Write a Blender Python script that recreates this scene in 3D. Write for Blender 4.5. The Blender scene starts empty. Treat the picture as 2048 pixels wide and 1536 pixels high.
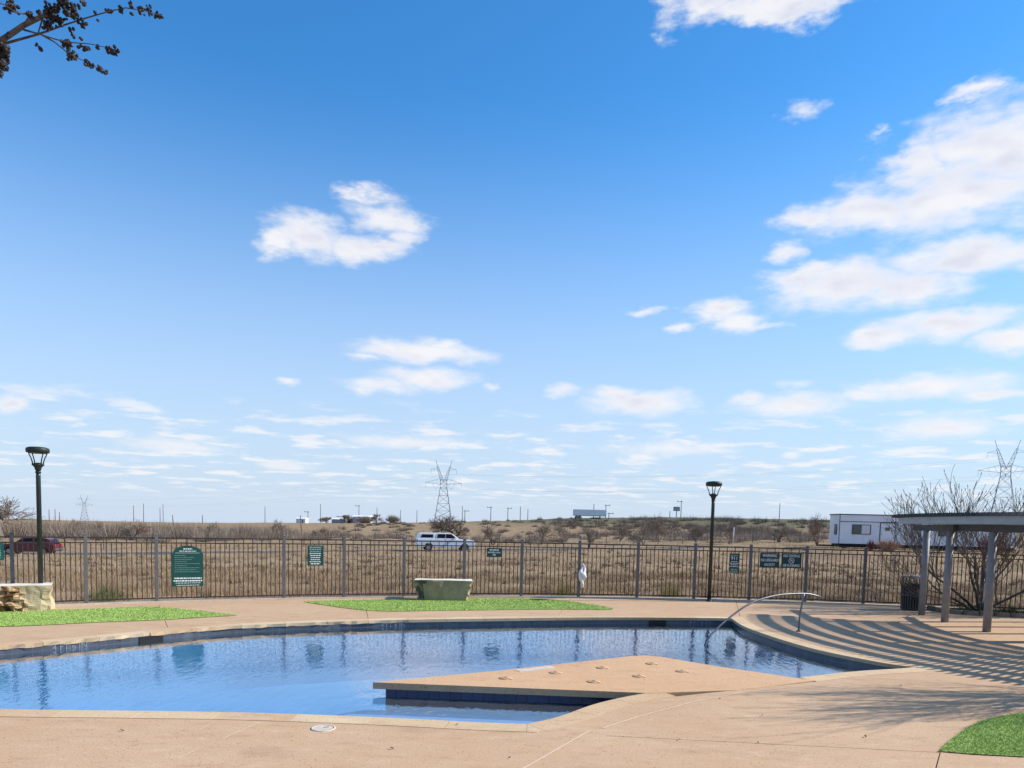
import bpy, bmesh, math, random
import numpy as np
from mathutils import Vector, Matrix, noise as mnoise
R = math.radians
scene = bpy.context.scene
col = scene.collection

# ---------------------------------------------------------------- camera
cam_data = bpy.data.cameras.new('camera')
cam = bpy.data.objects.new('camera', cam_data); col.objects.link(cam)
cam.matrix_world = Matrix.Translation((0, 0, 2.37)) @ Matrix.Rotation(R(90 - 4.16), 4, 'X') @ Matrix.Rotation(R(1.33), 4, 'Z')
cam_data.sensor_width = 36.0
cam_data.lens = 36.0 * 1480 / 2048
cam_data.shift_y = 384 / 2048
cam_data.clip_start = 0.05; cam_data.clip_end = 12000
scene.camera = cam
scene.render.resolution_x = 1024; scene.render.resolution_y = 768
scene.view_settings.view_transform = 'Standard'; scene.view_settings.look = 'None'
scene.view_settings.gamma = 1.0; scene.view_settings.use_curve_mapping = False
scene.view_settings.exposure = 0.64
scene.cycles.max_bounces = 8; scene.cycles.transparent_max_bounces = 12
scene.cycles.caustics_reflective = False; scene.cycles.caustics_refractive = False

# ---------------------------------------------------------------- sun and sky
SUN_EL, SUN_BACK = 34.0, 8.0          # sun stands to the right, slightly beyond the pool
sv = Vector((math.cos(R(SUN_EL)) * math.cos(R(SUN_BACK)), math.cos(R(SUN_EL)) * math.sin(R(SUN_BACK)), math.sin(R(SUN_EL))))
sl = bpy.data.lights.new('sun', 'SUN'); sl.energy = 4.1; sl.angle = R(0.53); sl.color = (1.0, 0.955, 0.89)
sun = bpy.data.objects.new('sun', sl); col.objects.link(sun)
sun.rotation_euler = sv.to_track_quat('Z', 'Y').to_euler(); sun.location = sv * 60

world = bpy.data.worlds.new('World'); scene.world = world; world.use_nodes = True
wt = world.node_tree; wn, wl = wt.nodes, wt.links
wn.clear()
def N(tree, t, **kw):
    n = tree.nodes.new(t)
    for k, v in kw.items():
        setattr(n, k, v)
    return n
def setin(tree, sock, v):
    if hasattr(v, 'is_output'):
        tree.links.new(v, sock)
    else:
        sock.default_value = v
def MTH(tree, op, a, b=None, c=None, clamp=False):
    n = N(tree, 'ShaderNodeMath', operation=op, use_clamp=clamp)
    setin(tree, n.inputs[0], a)
    if b is not None: setin(tree, n.inputs[1], b)
    if c is not None: setin(tree, n.inputs[2], c)
    return n.outputs[0]
def VM(tree, op, a, b=None, c=None, scale=None):
    n = N(tree, 'ShaderNodeVectorMath', operation=op)
    setin(tree, n.inputs[0], a)
    if b is not None: setin(tree, n.inputs[1], b)
    if c is not None: setin(tree, n.inputs[2], c)
    if scale is not None: setin(tree, n.inputs['Scale'], scale)
    return n.outputs['Value'] if op in ('LENGTH', 'DOT_PRODUCT', 'DISTANCE') else n.outputs[0]
def MIX(tree, fac, a, b, blend='MIX'):
    n = N(tree, 'ShaderNodeMix', data_type='RGBA', blend_type=blend)
    setin(tree, n.inputs[0], fac); setin(tree, n.inputs[6], a); setin(tree, n.inputs[7], b)
    return n.outputs[2]
def SMOOTH(tree, v, a, b, lo=0.0, hi=1.0):
    n = N(tree, 'ShaderNodeMapRange', interpolation_type='SMOOTHSTEP')
    setin(tree, n.inputs[0], v)
    for i, x in enumerate((a, b, lo, hi)): n.inputs[i + 1].default_value = x
    return n.outputs[0]
def NOISE(tree, vec, scale, detail=3, rough=0.55, dim='3D'):
    n = N(tree, 'ShaderNodeTexNoise', noise_dimensions=dim)
    if vec is not None: tree.links.new(vec, n.inputs['Vector'])
    n.inputs['Scale'].default_value = scale; n.inputs['Detail'].default_value = detail; n.inputs['Roughness'].default_value = rough
    return n

sky = N(wt, 'ShaderNodeTexSky', sky_type='NISHITA', sun_disc=False)
sky.sun_elevation = R(SUN_EL); sky.sun_rotation = R(90 - SUN_BACK)
sky.altitude = 0; sky.air_density = 1.0; sky.dust_density = 0.2; sky.ozone_density = 2.0
hsv = N(wt, 'ShaderNodeHueSaturation'); wl.new(sky.outputs[0], hsv.inputs['Color'])
hsv.inputs['Saturation'].default_value = 1.26; hsv.inputs['Hue'].default_value = 0.5
bg_sky = N(wt, 'ShaderNodeBackground'); skyc = MIX(wt, 1.0, hsv.outputs[0], (0.62, 1.02, 1.17, 1), 'MULTIPLY'); sky_haze_in = skyc; bg_sky.inputs[1].default_value = 0.122
# fair-weather cumulus at their own bearings and heights (degrees): bearing, height, half width, half height, weight
CLOUDS = [(13.31, 33.18, 3.59, 0.85, 1.0), (19.38, 32.63, 3.82, 0.93, 1.0), (16.08, 32.52, 4.62, 0.81, 1.0), (31.84, 22.88, 5.29, 2.69, 1.0), (29.24, 20.95, 7.1, 2.18, 1.0), (24.54, 20.8, 5.32, 1.58, 1.0),
 (21.23, 20.84, 2.71, 1.06, 1.0), (27.67, 23.12, 2.42, 1.66, 1.0), (37.42, 20.91, 5.62, 3.21, 1.0), (30.54, 26.05, 2.27, 0.67, 0.75), (29.05, 25.86, 1.12, 0.46, 0.6), (19.96, 27.08, 1.36, 0.58, 0.5),
 (24.74, 24.99, 0.73, 0.32, 0.45), (30.31, 17.36, 6.02, 1.21, 1.0), (23.23, 16.45, 5.47, 1.55, 1.0), (27.25, 15.8, 3.73, 1.27, 1.0), (19.37, 18.88, 1.33, 0.74, 0.7), (35.32, 16.91, 3.58, 1.1, 1.0),
 (20.29, 17.03, 2.6, 0.94, 1.0), (29.71, 13.4, 4.87, 1.04, 1.0), (25.6, 13.04, 2.26, 0.83, 1.0), (33.34, 12.0, 2.06, 0.95, 1.0), (36.83, 12.51, 3.9, 1.19, 1.0), (28.79, 9.61, 4.99, 0.86, 0.9),
 (25.2, 9.23, 2.14, 0.46, 0.8), (32.2, 8.97, 2.64, 0.5, 0.8), (20.38, 8.76, 3.85, 0.86, 0.9), (17.29, 9.3, 1.24, 0.45, 0.8), (20.64, 10.18, 1.65, 0.34, 0.5), (9.37, 9.2, 4.39, 0.94, 1.0), (7.68, 9.67, 2.23, 0.72, 0.9),
 (14.91, 15.49, 2.71, 0.73, 1.0), (16.69, 14.61, 2.13, 0.86, 0.9), (18.26, 14.09, 1.35, 0.33, 0.6), (9.5, 15.54, 1.54, 0.37, 0.8), (12.28, 14.42, 1.08, 0.37, 0.8), (-15.56, 19.43, 3.36, 1.39, 1.0),
 (-17.63, 18.82, 1.9, 0.87, 1.0), (-12.37, 19.11, 3.08, 0.95, 1.0), (-9.68, 21.23, 2.94, 1.29, 0.9), (-11.32, 22.41, 1.99, 0.6, 0.75), (-12.22, 22.69, 1.29, 0.42, 0.7), (-8.56, 19.73, 1.77, 1.14, 0.85),
 (-10.38, 19.12, 3.31, 0.7, 0.9), (-6.97, 12.37, 5.28, 0.77, 1.0), (-9.57, 12.45, 1.86, 0.7, 0.9), (-5.85, 12.92, 1.88, 0.49, 0.9), (-11.22, 11.72, 1.66, 0.32, 0.6), (-6.75, 10.6, 3.7, 0.79, 1.0),
 (-10.1, 9.87, 2.98, 0.57, 0.8), (-11.75, 9.49, 1.47, 0.32, 0.6), (-16.76, 9.59, 0.98, 0.35, 0.7), (-2.01, 10.08, 0.53, 0.36, 0.6), (3.52, 9.87, 1.52, 0.4, 0.7), (-34.14, 6.75, 1.11, 0.68, 0.9),
 (-8.38, 5.93, 4.73, 0.56, 0.7), (-24.63, 4.81, 3.75, 0.62, 0.7), (11.71, 5.77, 5.03, 0.7, 0.65), (29.53, 6.81, 3.88, 0.91, 0.75), (20.55, 5.26, 0.87, 0.28, 0.75), (-16.93, 3.73, 2.2, 0.36, 0.75)]
tc = N(wt, 'ShaderNodeTexCoord'); dirv = tc.outputs['Generated']
sx = N(wt, 'ShaderNodeSeparateXYZ'); wl.new(dirv, sx.inputs[0])
azm = MTH(wt, 'MULTIPLY', MTH(wt, 'ARCTAN2', sx.outputs[0], sx.outputs[1]), 57.29578)
elv = MTH(wt, 'MULTIPLY', MTH(wt, 'ARCSINE', sx.outputs[2]), 57.29578)
wl.new(MIX(wt, SMOOTH(wt, elv, -2, 30, 0.95, 0.0), skyc, (3.2, 3.7, 4.65, 1)), bg_sky.inputs[0])      # pale ground haze low in the sky, all round
cxy = N(wt, 'ShaderNodeCombineXYZ'); wl.new(azm, cxy.inputs[0]); wl.new(elv, cxy.inputs[1])
amp = MTH(wt, 'ADD', MTH(wt, 'MULTIPLY', MTH(wt, 'MAXIMUM', elv, 0.0), 0.055), 0.25)
freq = VM(wt, 'MULTIPLY', cxy.outputs[0], (0.5, 1.15, 1.0))
wn1 = NOISE(wt, freq, 0.45, 6, 0.6)
warp = VM(wt, 'MULTIPLY', VM(wt, 'SUBTRACT', wn1.outputs['Color'], (0.5, 0.5, 0.5)), (4.6, 2.1, 0.0))
warp = VM(wt, 'SCALE', warp, scale=amp)
P = VM(wt, 'ADD', cxy.outputs[0], warp)
m = None; shade_acc = None
for (a, e, sa, se, w) in CLOUDS:
    sa *= 1.28; se *= 1.34
    q = VM(wt, 'MULTIPLY_ADD', P, (1 / sa, 1 / se, 0), (-a / sa, -e / se, 0))
    v = MTH(wt, 'MULTIPLY_ADD', VM(wt, 'LENGTH', q), -w, w)
    m = v if m is None else MTH(wt, 'MAXIMUM', m, v)
fb = NOISE(wt, freq, 0.95, 7, 0.55)
dens = MTH(wt, 'ADD', m, MTH(wt, 'MULTIPLY', MTH(wt, 'SUBTRACT', fb.outputs['Fac'], 0.5), 0.8))
# smaller streaky clouds towards the skyline all round, and scattered cumulus over the rest of the sky
pz = MTH(wt, 'ADD', MTH(wt, 'MAXIMUM', sx.outputs[2], 0.0), 0.07)
cpl = N(wt, 'ShaderNodeCombineXYZ'); wl.new(MTH(wt, 'DIVIDE', sx.outputs[0], pz), cpl.inputs[0]); wl.new(MTH(wt, 'DIVIDE', sx.outputs[1], pz), cpl.inputs[1])
fl = NOISE(wt, cpl.outputs[0], 2.3, 6, 0.58)
lowm = MTH(wt, 'MULTIPLY', SMOOTH(wt, elv, 0.6, 2.5), SMOOTH(wt, elv, 6.5, 9.5, 1, 0))
rest = MTH(wt, 'MULTIPLY', SMOOTH(wt, MTH(wt, 'ABSOLUTE', azm), 42, 55), SMOOTH(wt, elv, 6.5, 9.5))
cov = MTH(wt, 'MAXIMUM', lowm, MTH(wt, 'MULTIPLY', rest, 0.9))
dl = MTH(wt, 'SUBTRACT', MTH(wt, 'MULTIPLY', SMOOTH(wt, fl.outputs['Fac'], 0.49, 0.66), cov), 0.02)
alpha = MTH(wt, 'MAXIMUM', SMOOTH(wt, dens, 0.0, 0.80, 0, 0.96), MTH(wt, 'MULTIPLY', dl, 0.8, clamp=True))
thick = SMOOTH(wt, dens, 0.35, 1.1)
sn = NOISE(wt, freq, 0.5, 3, 0.5)
thick = MTH(wt, 'MULTIPLY', thick, SMOOTH(wt, sn.outputs['Fac'], 0.35, 0.65))
ccol = MIX(wt, thick, (0.97, 0.97, 1.0, 1), (0.77, 0.79, 0.90, 1))
bg_cl = N(wt, 'ShaderNodeBackground'); wl.new(ccol, bg_cl.inputs[0]); bg_cl.inputs[1].default_value = 0.62
wmix = N(wt, 'ShaderNodeMixShader'); wl.new(alpha, wmix.inputs[0]); wl.new(bg_sky.outputs[0], wmix.inputs[1]); wl.new(bg_cl.outputs[0], wmix.inputs[2])
wout = N(wt, 'ShaderNodeOutputWorld'); wl.new(wmix.outputs[0], wout.inputs[0])

# ---------------------------------------------------------------- materials
MATS = {}
def mat(name, c1, c2=None, rough=0.7, scale=4.0, bump=0.0, bscale=None, metal=0.0, spec=0.4, detail=4, contrast=(0.35, 0.65), stretch=None, world_co=False):
    m_ = bpy.data.materials.new(name); m_.use_nodes = True
    t = m_.node_tree; b = t.nodes['Principled BSDF']
    b.inputs['Roughness'].default_value = rough; b.inputs['Metallic'].default_value = metal
    b.inputs['Specular IOR Level'].default_value = spec
    if world_co:
        co = N(t, 'ShaderNodeNewGeometry').outputs['Position']
    else:
        co = N(t, 'ShaderNodeTexCoord').outputs['Object']
    if stretch: co = VM(t, 'MULTIPLY', co, stretch)
    if c2 is None:
        b.inputs['Base Color'].default_value = (*c1, 1)
    else:
        nz = NOISE(t, co, scale, detail, 0.6)
        f = SMOOTH(t, nz.outputs['Fac'], *contrast)
        t.links.new(MIX(t, f, (*c1, 1), (*c2, 1)), b.inputs['Base Color'])
    if bump:
        nb = NOISE(t, co, bscale or scale * 4, 5, 0.65)
        bn = N(t, 'ShaderNodeBump'); bn.inputs['Strength'].default_value = min(1.0, bump); bn.inputs['Distance'].default_value = 0.02 if bump <= 1 else 0.02 * bump
        t.links.new(nb.outputs['Fac'], bn.inputs['Height']); t.links.new(bn.outputs[0], b.inputs['Normal'])
    MATS[name] = m_
    return m_
def bsdf(m_): return m_.node_tree.nodes['Principled BSDF']

# deck: pink-tan broomed concrete with pits, stains and pale wear
def deck_material(name, ca, cb, cs):
    m_ = bpy.data.materials.new(name); m_.use_nodes = True; t = m_.node_tree; b = bsdf(m_)
    co = N(t, 'ShaderNodeNewGeometry').outputs['Position']
    big = NOISE(t, co, 0.35, 5, 0.6); mid = NOISE(t, VM(t, 'MULTIPLY', co, (1, 2.4, 1)), 2.2, 6, 0.7); fine = NOISE(t, co, 42, 4, 0.7)
    c = MIX(t, SMOOTH(t, big.outputs['Fac'], 0.35, 0.65), (*ca, 1), (*cb, 1))
    c = MIX(t, SMOOTH(t, mid.outputs['Fac'], 0.5, 0.78, 0, 0.55), c, (*cs, 1))
    c = MIX(t, SMOOTH(t, mid.outputs['Fac'], 0.25, 0.47, 0.55, 0), c, (ca[0] * .60, ca[1] * .54, ca[2] * .50, 1))
    stn = NOISE(t, VM(t, 'MULTIPLY', co, (0.8, 1.5, 1)), 0.75, 7, 0.72)
    c = MIX(t, SMOOTH(t, stn.outputs['Fac'], 0.54, 0.66, 0, 0.30), c, (ca[0] * .58, ca[1] * .56, ca[2] * .60, 1))
    c = MIX(t, SMOOTH(t, fine.outputs['Fac'], 0.3, 0.62, 0.36, 0), c, (ca[0] * .5, ca[1] * .45, ca[2] * .42, 1))
    pit = N(t, 'ShaderNodeTexVoronoi'); t.links.new(VM(t, 'MULTIPLY', co, (1.0, 1.4, 1)), pit.inputs['Vector']); pit.inputs['Scale'].default_value = 15
    pm = NOISE(t, co, 3.3, 3, 0.6)
    pf = MTH(t, 'MULTIPLY', SMOOTH(t, pit.outputs['Distance'], 0.10, 0.2, 1, 0), SMOOTH(t, pm.outputs['Fac'], 0.40, 0.54))
    c = MIX(t, MTH(t, 'MULTIPLY', pf, 0.7), c, (ca[0] * .34, ca[1] * .28, ca[2] * .26, 1))
    t.links.new(c, b.inputs['Base Color'])
    b.inputs['Roughness'].default_value = 0.82; b.inputs['Specular IOR Level'].default_value = 0.25
    h = MTH(t, 'SUBTRACT', MTH(t, 'MULTIPLY', fine.outputs['Fac'], 0.35), MTH(t, 'MULTIPLY', pf, 0.8))
    bn = N(t, 'ShaderNodeBump'); bn.inputs['Strength'].default_value = 0.5; bn.inputs['Distance'].default_value = 0.006
    t.links.new(h, bn.inputs['Height']); t.links.new(bn.outputs[0], b.inputs['Normal'])
    MATS[name] = m_
    return m_
deck_material('deck', (0.53, 0.335, 0.188), (0.57, 0.375, 0.222), (0.71, 0.52, 0.345))
deck_material('platform', (0.60, 0.36, 0.19), (0.62, 0.385, 0.21), (0.70, 0.46, 0.28))
deck_material('coping', (0.60, 0.42, 0.24), (0.65, 0.47, 0.28), (0.72, 0.55, 0.36))
deck_material('coping_pale', (0.64, 0.465, 0.275), (0.68, 0.51, 0.32), (0.75, 0.60, 0.42))
deck_material('coping_rust', (0.56, 0.36, 0.19), (0.62, 0.44, 0.27), (0.70, 0.52, 0.35))
mat('joint', (0.16, 0.11, 0.08), (0.24, 0.17, 0.12), 0.9, 9)
mat('joint_pale', (0.60, 0.46, 0.33), (0.68, 0.54, 0.40), 0.9, 9)
mat('curb', (0.50, 0.41, 0.31), (0.58, 0.49, 0.38), 0.85, 5, 0.4)
mat('post', (0.105, 0.10, 0.108), (0.13, 0.125, 0.13), 0.5, 7, 0.1, metal=0.0)
mat('picket', (0.03, 0.021, 0.018), (0.045, 0.032, 0.027), 0.5, 6)
mat('lamp', (0.006, 0.014, 0.016), (0.012, 0.022, 0.024), 0.35, 6, 0.05, spec=0.5)
mat('lamp_dark', (0.01, 0.018, 0.016), (0.018, 0.03, 0.026), 0.5, 8)
mat('perg_post', (0.19, 0.20, 0.225), (0.23, 0.24, 0.26), 0.6, 5, 0.15)
mat('perg_beam', (0.045, 0.048, 0.055), (0.06, 0.064, 0.072), 0.6, 5, 0.15)
mat('perg_purlin', (0.36, 0.39, 0.40), (0.42, 0.44, 0.45), 0.6, 4, 0.15)
mat('perg_slat', (0.06, 0.068, 0.064), (0.085, 0.092, 0.086), 0.75, 5, 0.3)
mat('steel', (0.13, 0.135, 0.15), (0.18, 0.185, 0.20), 0.42, 6, metal=0.5)
mat('can', (0.035, 0.04, 0.045), (0.05, 0.055, 0.06), 0.45, 8)
mat('can_lid', (0.22, 0.22, 0.20), (0.28, 0.28, 0.26), 0.5, 6)
mat('sign', (0.003, 0.058, 0.05), (0.005, 0.072, 0.06), 0.45, 3)
mat('sign_dark', (0.003, 0.045, 0.048), (0.004, 0.055, 0.056), 0.45, 3)
mat('sign_ink', (0.80, 0.84, 0.83), None, 0.6)
mat('sign_ink_dim', (0.30, 0.44, 0.42), None, 0.6)
mat('limestone', (0.36, 0.27, 0.155), (0.47, 0.375, 0.235), 0.9, 2.2, 1.0, 14)
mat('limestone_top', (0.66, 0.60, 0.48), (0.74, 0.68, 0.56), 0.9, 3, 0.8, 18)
mat('limestone_rust', (0.15, 0.075, 0.03), (0.50, 0.34, 0.19), 0.9, 5.5, 2.5, 9, contrast=(0.42, 0.58))
mat('limestone_dark', (0.06, 0.055, 0.05), (0.30, 0.25, 0.17), 0.9, 5, 1.0, 12)
mat('bark', (0.055, 0.042, 0.034), (0.12, 0.095, 0.078), 0.85, 6, 0.6)
mat('bark_grey', (0.10, 0.078, 0.062), (0.19, 0.155, 0.125), 0.9, 3, 0.3)
mat('twig', (0.20, 0.15, 0.11), (0.30, 0.235, 0.18), 0.9, 1.5)
mat('twig_dark', (0.12, 0.09, 0.07), (0.20, 0.16, 0.122), 0.9, 1.5)
mat('seedhead', (0.07, 0.065, 0.055), (0.14, 0.12, 0.095), 0.9, 6)
mat('pod', (0.008, 0.007, 0.009), (0.022, 0.015, 0.012), 0.6, 30)  # backlit silhouette put into the base colour, hence near-black pods
mat('red_leaf', (0.20, 0.035, 0.04), (0.15, 0.05, 0.045), 0.8, 4)
mat('bush_yellow', (0.24, 0.20, 0.06), (0.33, 0.27, 0.10), 0.9, 3)
mat('bush_green', (0.07, 0.10, 0.025), (0.13, 0.15, 0.045), 0.9, 3)
mat('evergreen', (0.09, 0.095, 0.055), (0.14, 0.13, 0.085), 0.9, 3)
mat('asphalt', (0.045, 0.045, 0.05), (0.065, 0.065, 0.07), 0.85, 3, 0.3)
mat('white_paint', (0.72, 0.74, 0.78), (0.78, 0.80, 0.83), 0.3, 2, spec=0.5)
mat('red_paint', (0.10, 0.012, 0.022), (0.13, 0.016, 0.028), 0.25, 2, spec=0.6)
mat('glass', (0.006, 0.010, 0.028), None, 0.1, spec=0.25)
mat('tyre', (0.012, 0.012, 0.013), None, 0.8)
mat('rim', (0.30, 0.30, 0.31), None, 0.35, metal=0.8)
mat('chrome', (0.6, 0.6, 0.62), None, 0.2, metal=1.0)
mat('lens', (0.75, 0.76, 0.78), None, 0.15)
mat('tail_lens', (0.45, 0.05, 0.05), None, 0.2)
mat('siding', (0.70, 0.73, 0.77), (0.77, 0.79, 0.82), 0.6, 0.7, 0.1)
mat('trim_dark', (0.09, 0.07, 0.075), None, 0.6)
mat('black', (0.004, 0.004, 0.005), None, 0.6)
mat('window_dark', (0.06, 0.09, 0.09), None, 0.15, spec=0.6)
mat('window_pale', (0.62, 0.62, 0.64), None, 0.4)
mat('galv', (0.28, 0.32, 0.36), (0.34, 0.38, 0.41), 0.6, 0.2, metal=0.3)
mat('wood_pole', (0.13, 0.11, 0.095), (0.19, 0.165, 0.14), 0.9, 0.8)
mat('wire', (0.22, 0.24, 0.28), None, 0.6)
mat('white_plastic', (0.75, 0.75, 0.76), (0.66, 0.66, 0.69), 0.5, 8, 0.4)
mat('lid_plastic', (0.62, 0.53, 0.43), (0.54, 0.44, 0.34), 0.6, 8)
mat('leaf_dry', (0.10, 0.05, 0.025), (0.17, 0.09, 0.04), 0.8, 20)
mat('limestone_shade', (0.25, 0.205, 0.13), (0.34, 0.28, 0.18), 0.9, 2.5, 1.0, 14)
mat('soil', (0.055, 0.04, 0.03), (0.10, 0.075, 0.055), 0.95, 6, 0.8)
mat('bed_stone', (0.16, 0.125, 0.095), (0.25, 0.20, 0.15), 0.9, 4, 0.8)
mat('letter_tile', (0.20, 0.23, 0.27), None, 0.5)
mat('shed_white', (0.60, 0.64, 0.70), None, 0.6)
mat('ground_cover', (0.03, 0.05, 0.012), (0.09, 0.115, 0.035), 0.9, 3)

# dry field
def field_material():
    m_ = bpy.data.materials.new('dry_field'); m_.use_nodes = True; t = m_.node_tree; b = bsdf(m_)
    co = N(t, 'ShaderNodeNewGeometry').outputs['Position']
    a = NOISE(t, VM(t, 'MULTIPLY', co, (1, 2.0, 1)), 0.11, 6, 0.65); d = NOISE(t, VM(t, 'MULTIPLY', co, (1, 1.7, 1)), 0.9, 6, 0.7); e = NOISE(t, co, 7, 4, 0.7)
    c = MIX(t, SMOOTH(t, a.outputs['Fac'], 0.38, 0.62), (0.315, 0.21, 0.12, 1), (0.39, 0.275, 0.155, 1))
    c = MIX(t, SMOOTH(t, d.outputs['Fac'], 0.47, 0.7, 0, 0.75), c, (0.19, 0.135, 0.085, 1))
    c = MIX(t, SMOOTH(t, d.outputs['Fac'], 0.25, 0.42, 0.5, 0), c, (0.46, 0.35, 0.20, 1))
    c = MIX(t, SMOOTH(t, e.outputs['Fac'], 0.3, 0.7, 0.4, 0), c, (0.12, 0.09, 0.06, 1))
    sp = N(t, 'ShaderNodeSeparateXYZ'); t.links.new(co, sp.inputs[0])
    g = MTH(t, 'MULTIPLY', SMOOTH(t, sp.outputs[2], 0.9, 3.2), SMOOTH(t, sp.outputs[1], 135, 220))
    c = MIX(t, MTH(t, 'MULTIPLY', g, 0.85), c, (0.105, 0.11, 0.06, 1))
    t.links.new(c, b.inputs['Base Color']); b.inputs['Roughness'].default_value = 0.95; b.inputs['Specular IOR Level'].default_value = 0.1
    bn = N(t, 'ShaderNodeBump'); bn.inputs['Strength'].default_value = 0.8; bn.inputs['Distance'].default_value = 0.12
    t.links.new(MTH(t, 'ADD', d.outputs['Fac'], MTH(t, 'MULTIPLY', e.outputs['Fac'], 0.4)), bn.inputs['Height']); t.links.new(bn.outputs[0], b.inputs['Normal'])
    MATS['dry_field'] = m_
field_material()
def blade_material(name, c1, c2, c3, sc):
    m_ = bpy.data.materials.new(name); m_.use_nodes = True; t = m_.node_tree; b = bsdf(m_)
    co = N(t, 'ShaderNodeNewGeometry').outputs['Position']
    a = NOISE(t, co, sc, 5, 0.7); d = NOISE(t, co, sc * 14, 3, 0.7)
    c = MIX(t, SMOOTH(t, a.outputs['Fac'], 0.38, 0.62), (*c1, 1), (*c2, 1))
    c = MIX(t, SMOOTH(t, d.outputs['Fac'], 0.45, 0.7, 0, 0.8), c, (*c3, 1))
    t.links.new(c, b.inputs['Base Color']); b.inputs['Roughness'].default_value = 0.8; b.inputs['Specular IOR Level'].default_value = 0.15
    MATS[name] = m_
blade_material('dry_blade', (0.42, 0.295, 0.17), (0.30, 0.20, 0.115), (0.18, 0.13, 0.085), 0.5)
blade_material('weed_blade', (0.17, 0.13, 0.085), (0.24, 0.165, 0.105), (0.11, 0.09, 0.06), 0.4)
blade_material('pink_blade', (0.42, 0.26, 0.18), (0.36, 0.22, 0.15), (0.24, 0.15, 0.10), 0.8)
blade_material('turf', (0.33, 0.44, 0.115), (0.37, 0.48, 0.135), (0.26, 0.37, 0.085), 1.1)

# pool plaster, tile and water
mat('plaster', (0.085, 0.265, 0.47), (0.11, 0.30, 0.51), 0.8, 0.8, world_co=True)
mat('ledge_plaster', (0.21, 0.29, 0.50), (0.25, 0.33, 0.54), 0.8, 1.2, world_co=True)
mat('navy_tile', (0.006, 0.012, 0.045), (0.010, 0.022, 0.075), 0.12, 3, spec=0.6)
mat('navy_tile_b', (0.012, 0.03, 0.09), (0.008, 0.018, 0.06), 0.12, 3, spec=0.6)
mat('grout', (0.10, 0.12, 0.16), None, 0.8)
def band_tile():
    m_ = bpy.data.materials.new('band_tile'); m_.use_nodes = True; t = m_.node_tree; b = bsdf(m_)
    uv = N(t, 'ShaderNodeUVMap').outputs[0]
    br = N(t, 'ShaderNodeTexBrick'); t.links.new(uv, br.inputs['Vector'])
    br.offset = 0; br.inputs['Scale'].default_value = 1; br.inputs['Brick Width'].default_value = 0.152; br.inputs['Row Height'].default_value = 0.152
    br.inputs['Mortar Size'].default_value = 0.004; br.inputs['Color1'].default_value = (0.066, 0.072, 0.088, 1); br.inputs['Color2'].default_value = (0.088, 0.094, 0.11, 1); br.inputs['Mortar'].default_value = (0.12, 0.125, 0.14, 1)
    nz = NOISE(t, N(t, 'ShaderNodeNewGeometry').outputs['Position'], 3, 4, 0.6)
    t.links.new(MIX(t, SMOOTH(t, nz.outputs['Fac'], 0.5, 0.8, 0, 0.5), br.outputs['Color'], (0.20, 0.205, 0.20, 1)), b.inputs['Base Color'])
    b.inputs['Roughness'].default_value = 0.25; MATS['band_tile'] = m_
band_tile()
def water_material():
    m_ = bpy.data.materials.new('pool_water'); m_.use_nodes = True; t = m_.node_tree; t.nodes.clear()
    co = N(t, 'ShaderNodeNewGeometry').outputs['Position']
    a = NOISE(t, VM(t, 'MULTIPLY', co, (1.0, 0.36, 1)), 8.0, 2, 0.5); c = NOISE(t, VM(t, 'MULTIPLY', co, (1.0, 0.5, 1)), 24, 2, 0.5); e = NOISE(t, co, 1.1, 2, 0.5)
    h = MTH(t, 'ADD', MTH(t, 'ADD', a.outputs['Fac'], MTH(t, 'MULTIPLY', c.outputs['Fac'], 0.30)), MTH(t, 'MULTIPLY', e.outputs['Fac'], 0.8))
    bn = N(t, 'ShaderNodeBump'); bn.inputs['Strength'].default_value = 1.0; bn.inputs['Distance'].default_value = 0.0045
    t.links.new(h, bn.inputs['Height'])
    tr = N(t, 'ShaderNodeBsdfTransparent'); tr.inputs[0].default_value = (0.72, 0.90, 0.98, 1)
    gl = N(t, 'ShaderNodeBsdfGlossy'); gl.inputs['Roughness'].default_value = 0.02; gl.inputs['Color'].default_value = (1, 1, 1, 1)
    t.links.new(bn.outputs[0], gl.inputs['Normal'])
    cosv = MTH(t, 'ABSOLUTE', VM(t, 'DOT_PRODUCT', bn.outputs[0], N(t, 'ShaderNodeNewGeometry').outputs['Incoming']))
    fres = MTH(t, 'MULTIPLY_ADD', MTH(t, 'POWER', MTH(t, 'SUBTRACT', 1.0, cosv, clamp=True), 3.1), 0.98, 0.02)
    mx = N(t, 'ShaderNodeMixShader'); t.links.new(fres, mx.inputs[0]); t.links.new(tr.outputs[0], mx.inputs[1]); t.links.new(gl.outputs[0], mx.inputs[2])
    o = N(t, 'ShaderNodeOutputMaterial'); t.links.new(mx.outputs[0], o.inputs[0]); MATS['pool_water'] = m_
water_material()

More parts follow.
